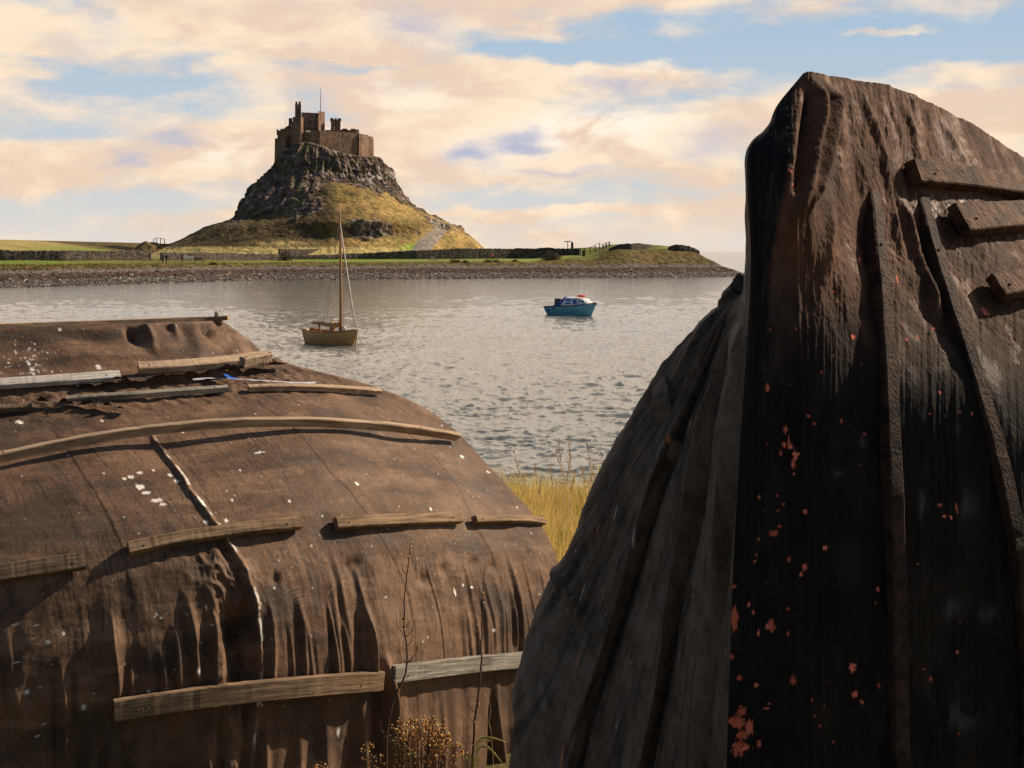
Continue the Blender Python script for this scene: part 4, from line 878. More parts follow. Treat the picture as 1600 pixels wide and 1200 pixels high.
f3 = fbm(fan*38, VL2/260., 9, 4, .6); col = over(col, np.array((.150, .108, .080)), .55*sst(f3, .15, .6)*vis); col = over(col, np.array((.022, .016, .014)), .6*sst(-f3, .2, .6)*vis)
wsp = np.zeros((nL, mL)); rs = np.random.RandomState(4)
for k in range(30): stamp(wsp, rs.randint(20, nL-90), rs.randint(100, mL-60), rs.uniform(.6, 1.5), rs.uniform(1, 3), .6, .5, seed=k)
for (u, v) in ((1026, 826), (1046, 705), (912, 925), (1005, 838), (972, 805), (943, 830)): i, j = nearest(UL, VL2, u, v); stamp(wsp, i, j, 1.6, 9, .8, .5, seed=u)
col = over(col, np.array((.45, .42, .45)), wsp)
for (u, v) in ((966, 806), (1086, 665), (1060, 690), (913, 1026), (936, 828), (886, 1168)): i, j = nearest(UL, VL2, u, v); r_ = np.zeros((nL, mL)); stamp(r_, i, j, 1.6, 5, 1, .5, seed=u); col = over(col, np.array((.5, .16, .10)), r_)
_u, _v = uv_of(GLd); print('SIL', [(v0, round(float(_u[np.abs(_v-v0) < 3].min()))) for v0 in (450, 500, 540, 575, 620, 650, 700, 780, 830, 870, 930, 1000, 1090, 1180)])
meL = raw_mesh('felt_side', GLd.reshape(-1, 3)-offR, grid_faces(nL, mL), True, col, {'Rgh': np.full(nL*mL, .72)})
link('felt_side', meL, 'tarred_felt', shedR)
# timber end wall closes the far end
ring = [tuple(p) for p in GRd[-1, ::12]]+[tuple(p) for p in GLd[-1, ::12]][::-1]
MB().add(ring, [tuple(range(len(ring)))]).build('end_wall', 'batten_tarred', shedR, world=True)
GRs = GR0
BR = lambda m, pix, w_, th, lift=0.0, **k: sweep_board('batten', shedR, m, GRs, NR0, pix, w_, th, lift, jitter=.0006, **k)
BR('tarred_board', [(1354, 300), (1366, 400), (1377, 520), (1386, 650), (1392, 800), (1400, 1010), (1404, 1280), (1406, 1600)], .046, .036, n=70, smooth_deg=4, label='long upright batten beside the stem')
BR('tarred_board', [(1432, 312), (1455, 390), (1478, 470), (1510, 570), (1540, 660), (1578, 790), (1600, 1000), (1610, 1400)], .046, .034, n=60, smooth_deg=4)
BR('tarred_plank', [(1414, 274), (1490, 284), (1600, 302), (1700, 330)], .080, .032, .02, smooth_deg=2, label='thick plank nearly level just below the ridge')
BR('tarred_plank', [(1484, 350), (1540, 352), (1600, 345), (1700, 340)], .105, .028, .03, smooth_deg=2, label='broad plank tilting upward below the first')
BR('tarred_plank', [(1545, 460), (1600, 452), (1700, 440)], .085, .028, .03, smooth_deg=2)
BL = lambda m, pix, w_, th, lift=0.0, **k: sweep_board('batten', shedR, m, GL2, NL2, pix, w_, th, lift, mask=SL < 4.6, jitter=.002, **k)
def b_feltboard(n, bs):
    p = n.pos(); f = n.noise(p, 30, 5, .65); n.link(n.mix(n.ss(f, .3, .7), (.046, .033, .025), (.115, .082, .060)), bs.inputs['Base Color']); bs.inputs['Roughness'].default_value = .9; n.link(n.bump(f, .7, .01), bs.inputs['Normal'])
mat('felted_board', b_feltboard)
BL('felted_board', [(1042, 584), (1040, 625), (1046, 665), (1058, 708)], .065, .03, n=30)
BL('felted_board', [(1160, 445), (1146, 462), (1138, 478)], .05, .03, n=16)
# ---------------------------------------------------------------- dry-stone walls
def b_drystone(n, bs):
    p = n.pos(); v = n.voro(n.scale(p, (1, 1, 1.7)), 2.2, out='Color'); dd_ = n.voro(n.scale(p, (1, 1, 1.7)), 2.2, 'DISTANCE_TO_EDGE'); f = n.noise(p, 1.2, 4, .6)
    c = n.mix(n.sep(v)[0], (.045, .038, .033), (.20, .168, .14)); c = n.mix(n.ss(dd_, .0, .10, .8, 0), c, (.02, .018, .016)); c = n.mix(n.ss(f, .5, .7, 0, .6), c, (.12, .10, .05))
    n.link(c, bs.inputs['Base Color']); bs.inputs['Roughness'].default_value = .95; bs.inputs['Specular IOR Level'].default_value = .1
    n.link(n.bump(n.ss(dd_, 0, .15), .9, .12), bs.inputs['Normal'])
mat('drystone', b_drystone)
def wall(pts, vtops, label, thick=.7, group='dry-stone walls'):
    """pts: (u, metres inland); vtops: (u, row of the coping)"""
    base = [shore_pt(u, d_) for u, d_ in pts]; P2 = np.array([(b[0], b[1]) for b in base]); L = np.concatenate([[0], np.cumsum(np.linalg.norm(np.diff(P2, axis=0), axis=1))])
    n_ = max(8, int(L[-1]/.45)); tt = np.linspace(0, L[-1], n_); X_ = np.interp(tt, L, P2[:, 0]); Y_ = np.interp(tt, L, P2[:, 1]); zb = far_h(X_, Y_)
    us_ = 800+FP*X_/Y_; vt = np.interp(us_, [a[0] for a in vtops], [a[1] for a in vtops]); zt = H-(vt-HV)/FP*Y_
    rs_ = np.random.RandomState(int(abs(pts[0][0])+7)); zt = zt+rs_.normal(0, .055, n_)+.12*fbm(X_*.3, 2, 0, 3); zt = np.maximum(zt, zb+.12)
    t2 = np.stack([np.gradient(X_), np.gradient(Y_)], -1); t2 /= np.linalg.norm(t2, axis=1)[:, None]; nn_ = np.stack([-t2[:, 1], t2[:, 0]], -1)
    rings = []
    for k in range(n_):
        prof = [(-thick*.62, zb[k]-.5), (-thick*.55, zb[k]+(zt[k]-zb[k])*.5), (-thick*.42, zt[k]-.06), (-thick*.1, zt[k]+.05), (thick*.42, zt[k]-.05), (thick*.62, zb[k]-.5)]
        rings.append([(X_[k]+nn_[k, 0]*(a+rs_.normal(0, .03)), Y_[k]+nn_[k, 1]*(a+rs_.normal(0, .03)), z+rs_.normal(0, .02)) for a, z in prof])
    mb = MB().loft(rings); c0 = (X_[n_//2], Y_[n_//2], zb[n_//2])
    me = bpy.data.meshes.new('stone_wall'); me.from_pydata([tuple(np.array(p)-np.array(c0)) for p in mb.v], [], mb.f); me.update()
    o = link('stone_wall', me, 'drystone'); o.location = c0; return tag(o, label, 'wall', group)
wall([(-250, 58), (-60, 57), (100, 57), (232, 55)], [(-250, 388), (20, 391.5), (232, 392.5)], 'long dark dry-stone wall left of the wooden field gate')
wall([(253, 55), (300, 54), (360, 53), (440, 52)], [(253, 395), (300, 395), (440, 397.5)], 'low dry-stone wall between the wooden gate and the leafless bush')
wall([(446, 54), (560, 54), (650, 53), (720, 54), (800, 56), (880, 54), (906, 52)], [(446, 399), (520, 398), (600, 394), (650, 391.5), (720, 388.5), (800, 388.5), (860, 387.5), (906, 388.5)], 'longest dry-stone wall running along the foot of the crag')
wall([(436, 78), (520, 80), (597, 80)], [(436, 389), (597, 390)], 'short black upper wall behind the long one, below the crag')
wall([(604, 78), (632, 78)], [(604, 391), (632, 391.5)], 'very short black piece of wall after the gap')
wall([(952, 34), (985, 33), (1010, 35), (1030, 40)], [(952, 388), (962, 383), (980, 380), (1000, 380.3), (1018, 383), (1030, 387)], 'ruined stone bank on top of the grassy headland')
wall([(1044, 33), (1060, 31), (1092, 30)], [(1044, 386.5), (1054, 382.5), (1068, 382.5), (1080, 386), (1092, 391)], 'small ruined wall at the tip of the headland')
# ---- timber gates, fences, rails, signs
plain('old_timber', (.085, .07, .055), .9, .3, 3, .2)
plain('pale_timber', (.50, .40, .32), .8, .2, 3, .1)
def post_rail(name, label, cat, pts, hgt, rails, m, postw=.14, railh=.10, group=None, n_post=None, lean=0):
    """pts: world points on the ground"""
    root = thing(name, label, cat, tuple(pts[0]), group)
    for k, p in enumerate(pts):
        MB().box((p[0], p[1], p[2]+hgt/2-.15), (postw, postw, hgt+.3)).build('post', m, root, world=True)
    for a, b in zip(pts[:-1], pts[1:]):
        for r in rails: MB().bar((a[0], a[1], a[2]+hgt*r), (b[0], b[1], b[2]+hgt*r), .06, railh).build('rail', m, root, world=True)
    return root
a, b = shore_pt(235, 55), shore_pt(251, 55); g = thing('field_gate', 'dark wooden five-bar gate in the gap of the dry-stone wall', 'gate', a)
for q in (a, b): MB().box((q[0], q[1], q[2]+.7), (.22, .22, 1.7)).build('gate_post', 'old_timber', g, world=True)
for k in range(5): MB().bar((a[0], a[1], a[2]+.25+.26*k), (b[0], b[1], b[2]+.25+.26*k), .05, .10).build('rail', 'old_timber', g, world=True)
MB().bar((a[0], a[1], a[2]+.25), (b[0], b[1], b[2]+1.3), .04, .09).build('brace', 'old_timber', g, world=True)
a = np.array(shore_pt(908, 52)); pts = [np.array(shore_pt(u, 50)) for u in (907, 914, 922, 930, 937)]
g = post_rail('timber_fence', 'dark post and rail fence at the right end of the long wall', 'fence', pts, 1.7, (.45, .95), 'old_timber', .2)
g = post_rail('timber_fence', 'short fence against the stone bank on the headland', 'fence', [np.array(shore_pt(u, 47)) for u in (942, 947, 952)], 1.25, (.5, .9), 'old_timber', .3)
for u, hh, ww, lb in ((912, 1.4, .75, 'stout dark stone gate pillar in front of the fence'), ):
    x_, y_, z_ = shore_pt(u, 45); q = thing('gate_pillar', lb, 'pillar', (x_, y_, z_)); MB().box((0, 0, hh/2-.1), (ww, ww, hh+.2), taper=.92).build('shaft', 'drystone', q); MB().box((0, 0, hh+.06), (ww+.1, ww+.1, .14)).build('cap', 'drystone', q)
x_, y_, z_ = shore_pt(894, 54); q = thing('gate_pillar', 'small stone pillar rising from the wall beside the signpost', 'pillar', (x_, y_, z_)); MB().box((0, 0, 1.55), (.7, .7, 3.2), taper=.8).build('shaft', 'drystone', q); MB().box((0, 0, 3.25), (.4, .4, .3), taper=.6).build('cap', 'drystone', q)
x_, y_, z_ = shore_pt(887, 60); q = thing('signpost', 'thin signpost with crossbar standing above the wall', 'signpost', (x_, y_, z_))
zt = H-(377.0-HV)/FP*y_-z_; MB().tube([(0, 0, -.2), (0, 0, zt)], [.11, .08], 8).build('pole', 'old_timber', q); MB().box((0, 0, zt-.05), (1.7, .10, .22)).build('crossbar', 'old_timber', q)
# railing on the ridge of the lower left slope, and the look-out frame on the mound
def crag_line(uv): return [crag_at(*p) for p in uv]
pts = [np.array([(u-800)/FP*392, 392., H-(v-HV)/FP*392-.05]) for u, v in ((239, 381), (245, 381), (251, 380.5), (257, 380))]
# earth mound carrying the frame
XX, YY = np.meshgrid(np.linspace(-1, 1, 70), np.linspace(-1, 1, 50), indexing='ij'); mx_, my_ = (262-800)/FP*385, 385.
hm = np.clip(1-np.abs(XX)**2.2, 0, 1)*np.clip(1-np.abs(YY)**2, 0, 1)
bx_, by_ = mx_+XX*9.0, my_+YY*12; zz_ = far_h(bx_, by_)-.1+2.9*sst(hm, 0, .6)*(.8+.35*fbm(bx_*.3, by_*.3, 0, 4))
col = mixc((.07, .055, .03), (.20, .14, .06), np.clip(.5+fbm(bx_*.5, by_*.5, 0, 4), 0, 1))
tag(link('mound', raw_mesh('mound', np.stack([bx_, by_, zz_], -1).reshape(-1, 3), grid_faces(70, 50, flip=True), col=col), 'far_land'), kind='structure')
def mound_z(x, y):
    i = int(np.clip((x-mx_+9)/18*69, 0, 69)); j = int(np.clip((y-my_+12)/24*49, 0, 49)); return max(zz_[i, j], far_z(x, y))
pts = []
for u in (240, 245, 251, 257): x_ = (u-800)/FP*386; pts.append(np.array([x_, 386., mound_z(x_, 386.)]))
post_rail('lookout_rail', 'small open timber railing on top of the low mound', 'railing', pts, 1.5, (.95,), 'old_timber', .16, .14)
up = [(672, 343), (676, 343), (680, 344), (684, 345), (688, 346.2), (692, 348), (696, 350), (700, 352.5), (703, 355)]
pts = [crag_at(u, v+7)+np.array([0, 0, -.1]) for u, v in up]
post_rail('path_railing', 'pale timber railing along the top of the castle road', 'railing', pts, 1.5, (.55, .95), 'pale_timber', .14, .10)
pts = [crag_at(u, v) for u, v in ((332, 361), (340, 358.5), (348, 355), (356, 350), (363, 346))]
post_rail('slope_fence', 'thin wire fence climbing the left shoulder of the hill', 'fence', pts, 1.1, (.9,), 'old_timber', .10, .05)

# ---------------------------------------------------------------- benches
def bench(label, u, dist, m, rz, wdt=1.9, s=1.15):
    x_, y_, z_ = shore_pt(u, dist); b = thing('bench', label, 'bench', (x_, y_, z_), 'benches on the green', rz)
    MB().box((0, 0, .45*s), (wdt*s, .46*s, .07)).build('seat', m, b)
    for k in range(3): MB().box((0, .24*s, (.62+.15*k)*s), (wdt*s, .04, .11*s)).build('back_slat', m, b)
    for sx in (-1, 1):
        MB().box((sx*wdt*s*.45, -.18*s, .22*s), (.09, .09, .46*s)).build('leg', m, b); MB().box((sx*wdt*s*.45, .22*s, .5*s), (.09, .09, 1.0*s)).build('leg', m, b); MB().box((sx*wdt*s*.45, 0, .66*s), (.08, .5*s, .05)).build('armrest', m, b)
bench('white bench standing against the low dry-stone wall', 295, 49, 'paint_white', .1, 2.0, 1.0)
bench('weathered bench at the edge of the green facing the water', 311, 35, 'old_timber', math.pi-.5, 1.9, 1.25)
bench('pale pink-brown bench on the green below the castle road', 673, 37, 'pale_timber', -1.15, 1.9, 1.25)
bench('lowest pale bench beside the pink-brown one', 680, 36, 'pale_timber', .3, 1.2, .8)

# ---------------------------------------------------------------- people
plain('skin', (.45, .27, .2), .6, .05, 4, 0); plain('cloth_dark', (.020, .020, .026), .9, .2, 8, 0); plain('cloth_red', (.35, .03, .03), .9, .2, 8, 0); plain('cloth_navy', (.03, .035, .08), .9, .2, 8, 0)
plain('cloth_grey', (.12, .11, .12), .9, .2, 8, 0); plain('hair', (.05, .035, .02), .8, .2, 8, 0); plain('hair_white', (.55, .52, .48), .8, .2, 8, 0); plain('cloth_white', (.55, .52, .5), .8, .1, 8, 0)
def skin_body(name, m, parent, verts, edges, rad, root=0, sub=1):
    me = bpy.data.meshes.new(name); me.from_pydata(verts, edges, []); me.update(); o = link(name, me, m, parent)
    sk = o.modifiers.new('skin', 'SKIN'); sk.use_smooth_shade = True
    for i, v in enumerate(me.skin_vertices[0].data if me.skin_vertices else []): pass
    if not me.skin_vertices:
        bm = __import__('bmesh').new(); bm.from_mesh(me); bm.verts.layers.skin.verify(); bm.to_mesh(me); bm.free()
    for i, v in enumerate(me.skin_vertices[0].data): v.radius = (rad[i], rad[i]*(.8 if i in (0, 1, 2) else 1)); v.use_root = (i == root)
    ss_ = o.modifiers.new('sub', 'SUBSURF'); ss_.levels = sub; ss_.render_levels = sub
    return o
def person(label, loc, rz, hgt=1.75, top='cloth_dark', legs='cloth_dark', hairm='hair', step=.16, arm=(.12, .05), bend=0.0, group=None):
    p = thing('person', label, 'person', tuple(loc), group, rz); k = hgt/1.75
    J = lambda *a: tuple(x*k for x in a)
    # 0 pelvis 1 waist 2 chest 3 neck 4 head base 5 head top; arms; legs
    V = [J(0, 0, .93), J(0, .01, 1.12), J(0, .02+bend, 1.36), J(0, .02+bend, 1.49), J(0, .0+bend, 1.58), J(0, -.01+bend, 1.68),
         J(.17, .02+bend, 1.41), J(.23, .03+arm[0], 1.14), J(.22, -.06+arm[1], .93), J(.22, -.09+arm[1], .85),
         J(-.17, .02+bend, 1.41), J(-.23, .03-arm[0], 1.14), J(-.22, -.12-arm[1], .95), J(-.22, -.16-arm[1], .87),
         J(.09, 0, .88), J(.10, -step*.5, .50), J(.10, -step, .09), J(.10, -step-.15, .04),
         J(-.09, 0, .88), J(-.10, step*.4, .50), J(-.10, step, .09), J(-.10, step-.15, .04)]
    E = [(0, 1), (1, 2), (2, 3), (3, 4), (4, 5), (2, 6), (6, 7), (7, 8), (8, 9), (2, 10), (10, 11), (11, 12), (12, 13), (0, 14), (14, 15), (15, 16), (16, 17), (0, 18), (18, 19), (19, 20), (20, 21)]
    R = [.14, .13, .16, .06, .085, .07, .06, .045, .035, .04, .06, .045, .035, .04, .085, .06, .045, .04, .085, .06, .045, .04]; R = [r*k for r in R]
    skin_body('body', 'skin', p, V, E, R)
    idx = [0, 1, 2, 6, 7, 8, 10, 11, 12]; mp = {a: b for b, a in enumerate(idx)}
    skin_body('jacket', top, p, [V[i] for i in idx], [(mp[a], mp[b]) for a, b in E if a in mp and b in mp], [R[i]*1.22+.012*k for i in idx])
    idx = [0, 14, 15, 16, 18, 19, 20]; mp = {a: b for b, a in enumerate(idx)}
    skin_body('trousers', legs, p, [V[i] for i in idx], [(mp[a], mp[b]) for a, b in E if a in mp and b in mp], [R[i]*1.15+.010*k for i in idx])
    c = V[5]; MB().ball((c[0], c[1]+.02*k, c[2]-.0*k), (.095*k, .105*k, .10*k), 10, 7).build('hair', hairm, p, smooth=True)
    for sx in (-1, 1): MB().box((.10*k*sx, (-step if sx > 0 else step)-.06*k, .03*k), (.10*k, .27*k, .09*k), taper=.8).build('shoe', 'cloth_dark', p, bevel=.02)
    return p
def on_green(u, dist): return shore_pt(u, dist)
person('person in dark clothes walking on the green, left of a pair', on_green(254.5, 40), .3, 1.95)
person('person in a long dark coat close beside the walker on the green', on_green(260, 42), 2.6, 1.85, step=.08)
person('lone person in black standing before the white bench', on_green(284.5, 43), 1.9, 1.95, step=.05)
person('person in a red jacket and black trousers on the path by the long wall', on_green(768.5, 41), .4, 1.95, 'cloth_red', 'cloth_dark')
for (u, v, lb, t, h_) in ((689.8, 358.3, 'person in dark clothes walking down the castle road, left of the group', 'cloth_dark', 'hair_white'), (698.2, 359.8, 'person in dark blue jacket on the castle road beside the railing', 'cloth_navy', 'hair'), (701.5, 359.5, 'person in grey with white cap at the right edge of the castle road', 'cloth_grey', 'hair_white')):
    q = crag_at(u, v); person(lb, q, .5, 1.8, t, 'cloth_dark', h_, step=.1)

# ---------------------------------------------------------------- boats
def b_clinker(n, bs, c0, c1, rgh=.5):
    o = n.obj(); s = n.sep(o); f = n.noise(n.scale(o, (1.2, 6, 14)), 2, 5, .6); g = n.noise(o, 3, 3, .6)
    saw = n.m('FRACT', n.m('MULTIPLY', n.m('ADD', s[2], n.m('MULTIPLY', n.m('MULTIPLY', s[0], s[0]), -.035)), 8.5))
    n.link(n.mix(n.ss(f, .3, .7), c0, c1), bs.inputs['Base Color']); bs.inputs['Roughness'].default_value = rgh
    n.link(n.bump(n.m('ADD', n.m('MULTIPLY', saw, 1.0), n.m('MULTIPLY', g, .2)), .8, .03), bs.inputs['Normal'])
mat('varnished_planks', lambda n, b: b_clinker(n, b, (.42, .195, .06), (.70, .38, .125)))
mat('blue_planks', lambda n, b: b_clinker(n, b, (.13, .36, .46), (.20, .46, .55), .4))
plain('varnish', (.30, .145, .055), .4, .25, 6, 0); plain('sailcloth', (.30, .22, .15), .9, .25, 5, .3, .03); plain('rope', (.30, .24, .17), .9, .2, 20, 0); plain('pale_sail', (.55, .47, .38), .8, .25, 5, .2)
plain('bottom_paint', (.04, .025, .02), .6, .2, 5, 0); plain('gold_fender', (.70, .32, .06), .4, .1, 5, 0); plain('blue_canvas', (.015, .07, .36), .7, .2, 6, .2); plain('gel_white', (.62, .62, .62), .35, .06, 5, 0); plain('boat_glass', (.02, .06, .28), .15, .1, 3, 0)
plain('black_plastic', (.015, .013, .014), .35, .1, 5, 0); plain('orange_ring', (.80, .055, .02), .5, .1, 5, 0); plain('dark_blue', (.01, .04, .16), .6, .1, 6, 0); plain('white_streak', (.5, .55, .55), .5, .1, 5, 0)
def hull(name, m, parent, L, beam, fb_s, fb_m, fb_b, depth, transom=.55, bowf=4.2, n=30, k=12, rake=.12, tk=.04):
    """open hull along +x (bow), stern at x=-L/2"""
    out, inn = [], []
    for i in range(n):
        s = i/(n-1); x = -L/2+L*s; b = beam/2*(transom+(1-transom)*math.sin(min(1, s/.5)*math.pi/2)) if s < .5 else beam/2*max(0.0, 1-((s-.5)/.5)**bowf)
        sh = fb_m+(fb_s-fb_m)*(1-s/.5)**2 if s < .5 else fb_m+(fb_b-fb_m)*((s-.5)/.5)**2
        kd = -depth*(1-max(0, (s-.82)/.18)**2*.9)*(1 if s > .15 else .6+.4*s/.15)
        ro, ri = [], []
        for j in range(2*k+1):
            a = (j-k)/k; t = abs(a); y = math.copysign(b*(math.sin(t*math.pi/2)**.75), a); z = kd+(sh-kd)*(t**2.1)
            xx = x+rake*L*max(0, (z-kd)/(sh-kd))*max(0, (s-.75)/.25)**2-.06*L*(z/sh if sh else 0)*max(0, (.12-s)/.12)
            ro.append((xx, y, z)); ri.append((xx, math.copysign(max(0, abs(y)-tk), a), z+tk*(1-t)))
        out.append(ro); inn.append(ri)
    K = 2*k+1; V = [p for r in out for p in r]; F = []
    for i in range(n-1):
        for j in range(K-1): F.append((i*K+j, (i+1)*K+j, (i+1)*K+j+1, i*K+j+1))
    o = MB().add(V, F); b0 = len(V); o.add([p for r in inn for p in r], [tuple(q for q in f[::-1]) for f in F])
    for i in range(n-1):
        for j in (0, K-1): o.f.append((i*K+j, b0+i*K+j, b0+(i+1)*K+j, (i+1)*K+j))
    o.f.append(tuple(range(K))[::-1]); o.f.append(tuple(b0+j for j in range(K)))
    return o.build(name, m, parent, smooth=True), out
def gunwale(out, m, parent, r=.035, lift=.02):
    K = len(out[0])
    for j in (0, K-1): MB().tube([(p[j][0], p[j][1]*1.01, p[j][2]+lift) for p in out], r, 6).build('gunwale', m, parent, smooth=True)
# sailing boat
Yb = H*FP/(538.5-HV); xb = (516-800)/FP*Yb; px = Yb/FP
sb = thing('sailing_boat', 'small varnished wooden sailing boat with bare mast and furled tan sail at anchor', 'sailing boat', (xb, Yb, 0), rz=math.radians(-44))
cs = math.cos(math.radians(44)); Lb = 84*px/cs; 
h_, out = hull('hull', 'varnished_planks', sb, Lb*.93, 1.6, .86, .74, .98, .35, .45)
gunwale(out, 'varnish', sb)
MB().tube([(Lb*.5+.055*Lb, 0, 1.0), (Lb*.545, 0, .5), (Lb*.50, 0, .0), (Lb*.44, 0, -.25)], [.035, .045, .045, .04], 6).build('stem_post', 'varnish', sb, smooth=True)
MB().prism([(-Lb*.42, -.38), (Lb*.2, -.55), (Lb*.42, -.15), (Lb*.42, .15), (Lb*.2, .55), (-Lb*.42, .38)], .33, .37).build('deck', 'varnish', sb)
for x_ in (-.22, .05, .22): MB().box((Lb*x_, 0, .62), (.18, 1.22, .04)).build('thwart', 'varnish', sb)
def lx(u): return ((u-516)*px)/cs
def lz(v): return (538.5-v)*px
mxx = lx(534.5); mast = MB().tube([(mxx, 0, .2), (mxx, 0, lz(450)), (mxx-.02, 0, lz(380)), (lx(532.3), 0, lz(333)), (lx(532), 0, lz(325))], [.09, .085, .07, .055, .03], 8).build('mast', 'varnish', sb, smooth=True)
MB().tube([(mxx, 0, .72), (mxx, 0, 1.05)], [.16, .10], 8).build('mast_boot', 'bottom_paint', sb)
MB().tube([(mxx-.05, 0, lz(505)), (lx(479), 0, lz(505.5))], [.05, .035], 8).build('boom', 'varnish', sb, smooth=True)
# furled mainsail lashed along the boom
rings = []
for i in range(26):
    t = i/25; x_ = mxx-.10+(lx(484)-mxx+.1)*t; r = (.20+.03*math.sin(i*1.9)) if t < .55 else .20-.22*(t-.55); r = max(r, .06); sag = .10*math.sin(min(1, t/.55)*math.pi)*(t < .55)
    rings.append([(x_, r*.7*math.cos(a*math.pi/5), lz(506)+.02-sag*1.0+r*(.75 if math.sin(a*math.pi/5) > 0 else 1.0)*math.sin(a*math.pi/5)*(.8+.08*math.sin(i*2.7+a))) for a in range(10)])
ms = MB().loft(rings).build('furled_sail', 'sailcloth', sb, smooth=True)
for i in (3, 8, 13, 18, 22): x_ = rings[i][0][0]; MB().tube([(x_, .16*math.cos(a), lz(506)+.2*math.sin(a)-.03) for a in [j*math.pi/5 for j in range(11)]], .012, 4).build('sail_tie', 'rope', ms)
MB().ball((lx(527.5), -.16, lz(510.5)), (.09, .09, .13), 8, 6).build('lantern', 'gold_fender', sb, smooth=True)
MB().ball((lx(523.5), -.18, lz(504)), (.08, .08, .08), 8, 6).build('lantern', 'gold_fender', sb, smooth=True)
MB().tube([(lx(497), 0, .3), (lx(497), 0, lz(510)), (lx(496.5), 0, lz(507))], [.07, .07, .13], 8).build('boom_crutch', 'varnish', sb)
MB().ball((lx(520), 0, .88), (.22, .2, .22), 8, 6).build('bundle', 'sailcloth', sb, smooth=True)
MB().ball((lx(540.5), 0, 1.03), (.13, .13, .14), 8, 6).build('buoy', 'cloth_white', sb, smooth=True)
tp_ = (lx(532.5), 0, lz(342)); bw = (lx(561.5), 0, 1.06)
MB().tube([tp_, (lx(539), 0, lz(385)), (lx(548), 0, lz(440)), (lx(557.5), 0, lz(495)), bw], [.02, .05, .055, .045, .02], 6).build('furled_jib', 'pale_sail', sb, smooth=True)
for sy in (-1, 1):
    for u_, v_ in ((520, 514), (526, 515)): MB().tube([(tp_[0], 0, tp_[2]), (lx(u_)-.1, sy*.72, .85)], .012, 4).build('shroud', 'rope', sb)
MB().tube([(lx(486), 0, lz(507)), (lx(488), 0, .8)], .016, 4).build('mainsheet', 'rope', sb)
for u_ in (504, 505.5, 512): MB().tube([(lx(u_), .1, lz(509)), (lx(u_-.4), .3, .8)], .010, 4).build('line', 'rope', sb)
MB().tube([(Lb*.55, 0, .95), (Lb*.55+.25, 0, .55), (Lb*.55+.72, 0, -.12)], .022, 5).build('anchor_rope', 'rope', sb)
MB().tube([(Lb*.55+.42, 0, .22), (Lb*.55+.38, 0, -.1)], .012, 4).build('anchor_rope', 'rope', sb)
MB().tube([(lx(475), .1, .80), (lx(476.5), .1, .95), (lx(482), .1, .93)], .02, 5).build('tiller', 'varnish', sb)
# motor boat
Ym = H*FP/(492.5-HV); xm = (892-800)/FP*Ym; pm = Ym/FP; am = math.radians(-38); cm = math.cos(am)
mb_ = thing('motor_boat', 'small light blue motor boat with white cabin, blue canopy and orange lifebuoy', 'motor boat', (xm, Ym, 0), rz=am)
Lm = 61*pm/cm; lx2 = lambda u: (u-892)*pm/cm; lz2 = lambda v: (492.5-v)*pm
h_, out = hull('hull', 'blue_planks', mb_, Lm, 1.75, .72, .80, 1.12, .30, .85, rake=.13)
gunwale(out, 'dark_window', mb_, .05)
MB().prism([(-Lm*.47, -.6), (Lm*.15, -.68), (Lm*.36, -.3), (Lm*.36, .3), (Lm*.15, .68), (-Lm*.47, .6)], .52, .56).build('deck', 'gel_white', mb_)
# cabin: lofted sections from windscreen edge to foredeck
def sec(x, w_, zb, zt_, f=.72): return [(x, -w_, zb), (x, -w_*.96, zb+(zt_-zb)*.55), (x, -w_*f, zt_-.05), (x, -w_*.4, zt_), (x, w_*.4, zt_), (x, w_*f, zt_-.05), (x, w_*.96, zb+(zt_-zb)*.55), (x, w_, zb)]
cab = MB().loft([sec(lx2(884), .80, .78, .92), sec(lx2(889), .80, .78, lz2(463.5)), sec(lx2(903), .80, .84, lz2(464.5)), sec(lx2(914), .74, .92, lz2(466)), sec(lx2(922), .50, 1.0, lz2(472)), sec(lx2(926), .25, 1.05, lz2(476))]).build('cabin', 'gel_white', mb_, bevel=.03)
for u0, u1, z0, z1, sk in ((891.5, 899, 1.0, 1.42, 0), (903, 908.5, 1.02, 1.42, -.12), (911, 918, 1.12, 1.36, -.1)):
    for sy in (-1, 1):
        yo = .785*sy if u0 < 910 else .745*sy
        MB().add([(lx2(u0), yo*1.02+.0, z0), (lx2(u1), yo*(1.02 if u0 < 910 else .85), z0), (lx2(u1)+sk, yo*(.93 if u0 < 910 else .8), z1), (lx2(u0)+sk, yo*.93, z1), (lx2(u0), yo*.97, z0), (lx2(u1), yo*(.97 if u0 < 910 else .80), z0), (lx2(u1)+sk, yo*(.88 if u0 < 910 else .75), z1), (lx2(u0)+sk, yo*.88, z1)],
                 [(0, 1, 2, 3), (7, 6, 5, 4), (0, 4, 5, 1), (1, 5, 6, 2), (2, 6, 7, 3), (3, 7, 4, 0)]).build('window', 'boat_glass', cab)
MB().loft([[(lx2(877), y, .80) for y in (-.78, .78)]+[(lx2(877), .78, .86), (lx2(877), -.78, .86)], [(lx2(889.5), y, .80) for y in (-.79, .79)]+[(lx2(889.5), .62, lz2(463)), (lx2(889.5), -.62, lz2(463))]]).build('canopy', 'blue_canvas', mb_)
ring = [(lx2(908)+.32*math.cos(a)+0, .27*math.sin(a), lz2(463)+.05) for a in [j*math.pi/9 for j in range(19)]]
MB().tube(ring, .085, 8, cap=False).build('lifebuoy', 'orange_ring', mb_, smooth=True)
om = MB(); om.loft([[(lx2(868.5)+.05*q, -.2, z), (lx2(877), -.2, z), (lx2(877), .2, z), (lx2(868.5)+.05*q, .2, z)] for q, z in ((0, .82), (0, 1.25), (1, 1.45))]); ob = om.build('outboard_motor', 'black_plastic', mb_, bevel=.05)
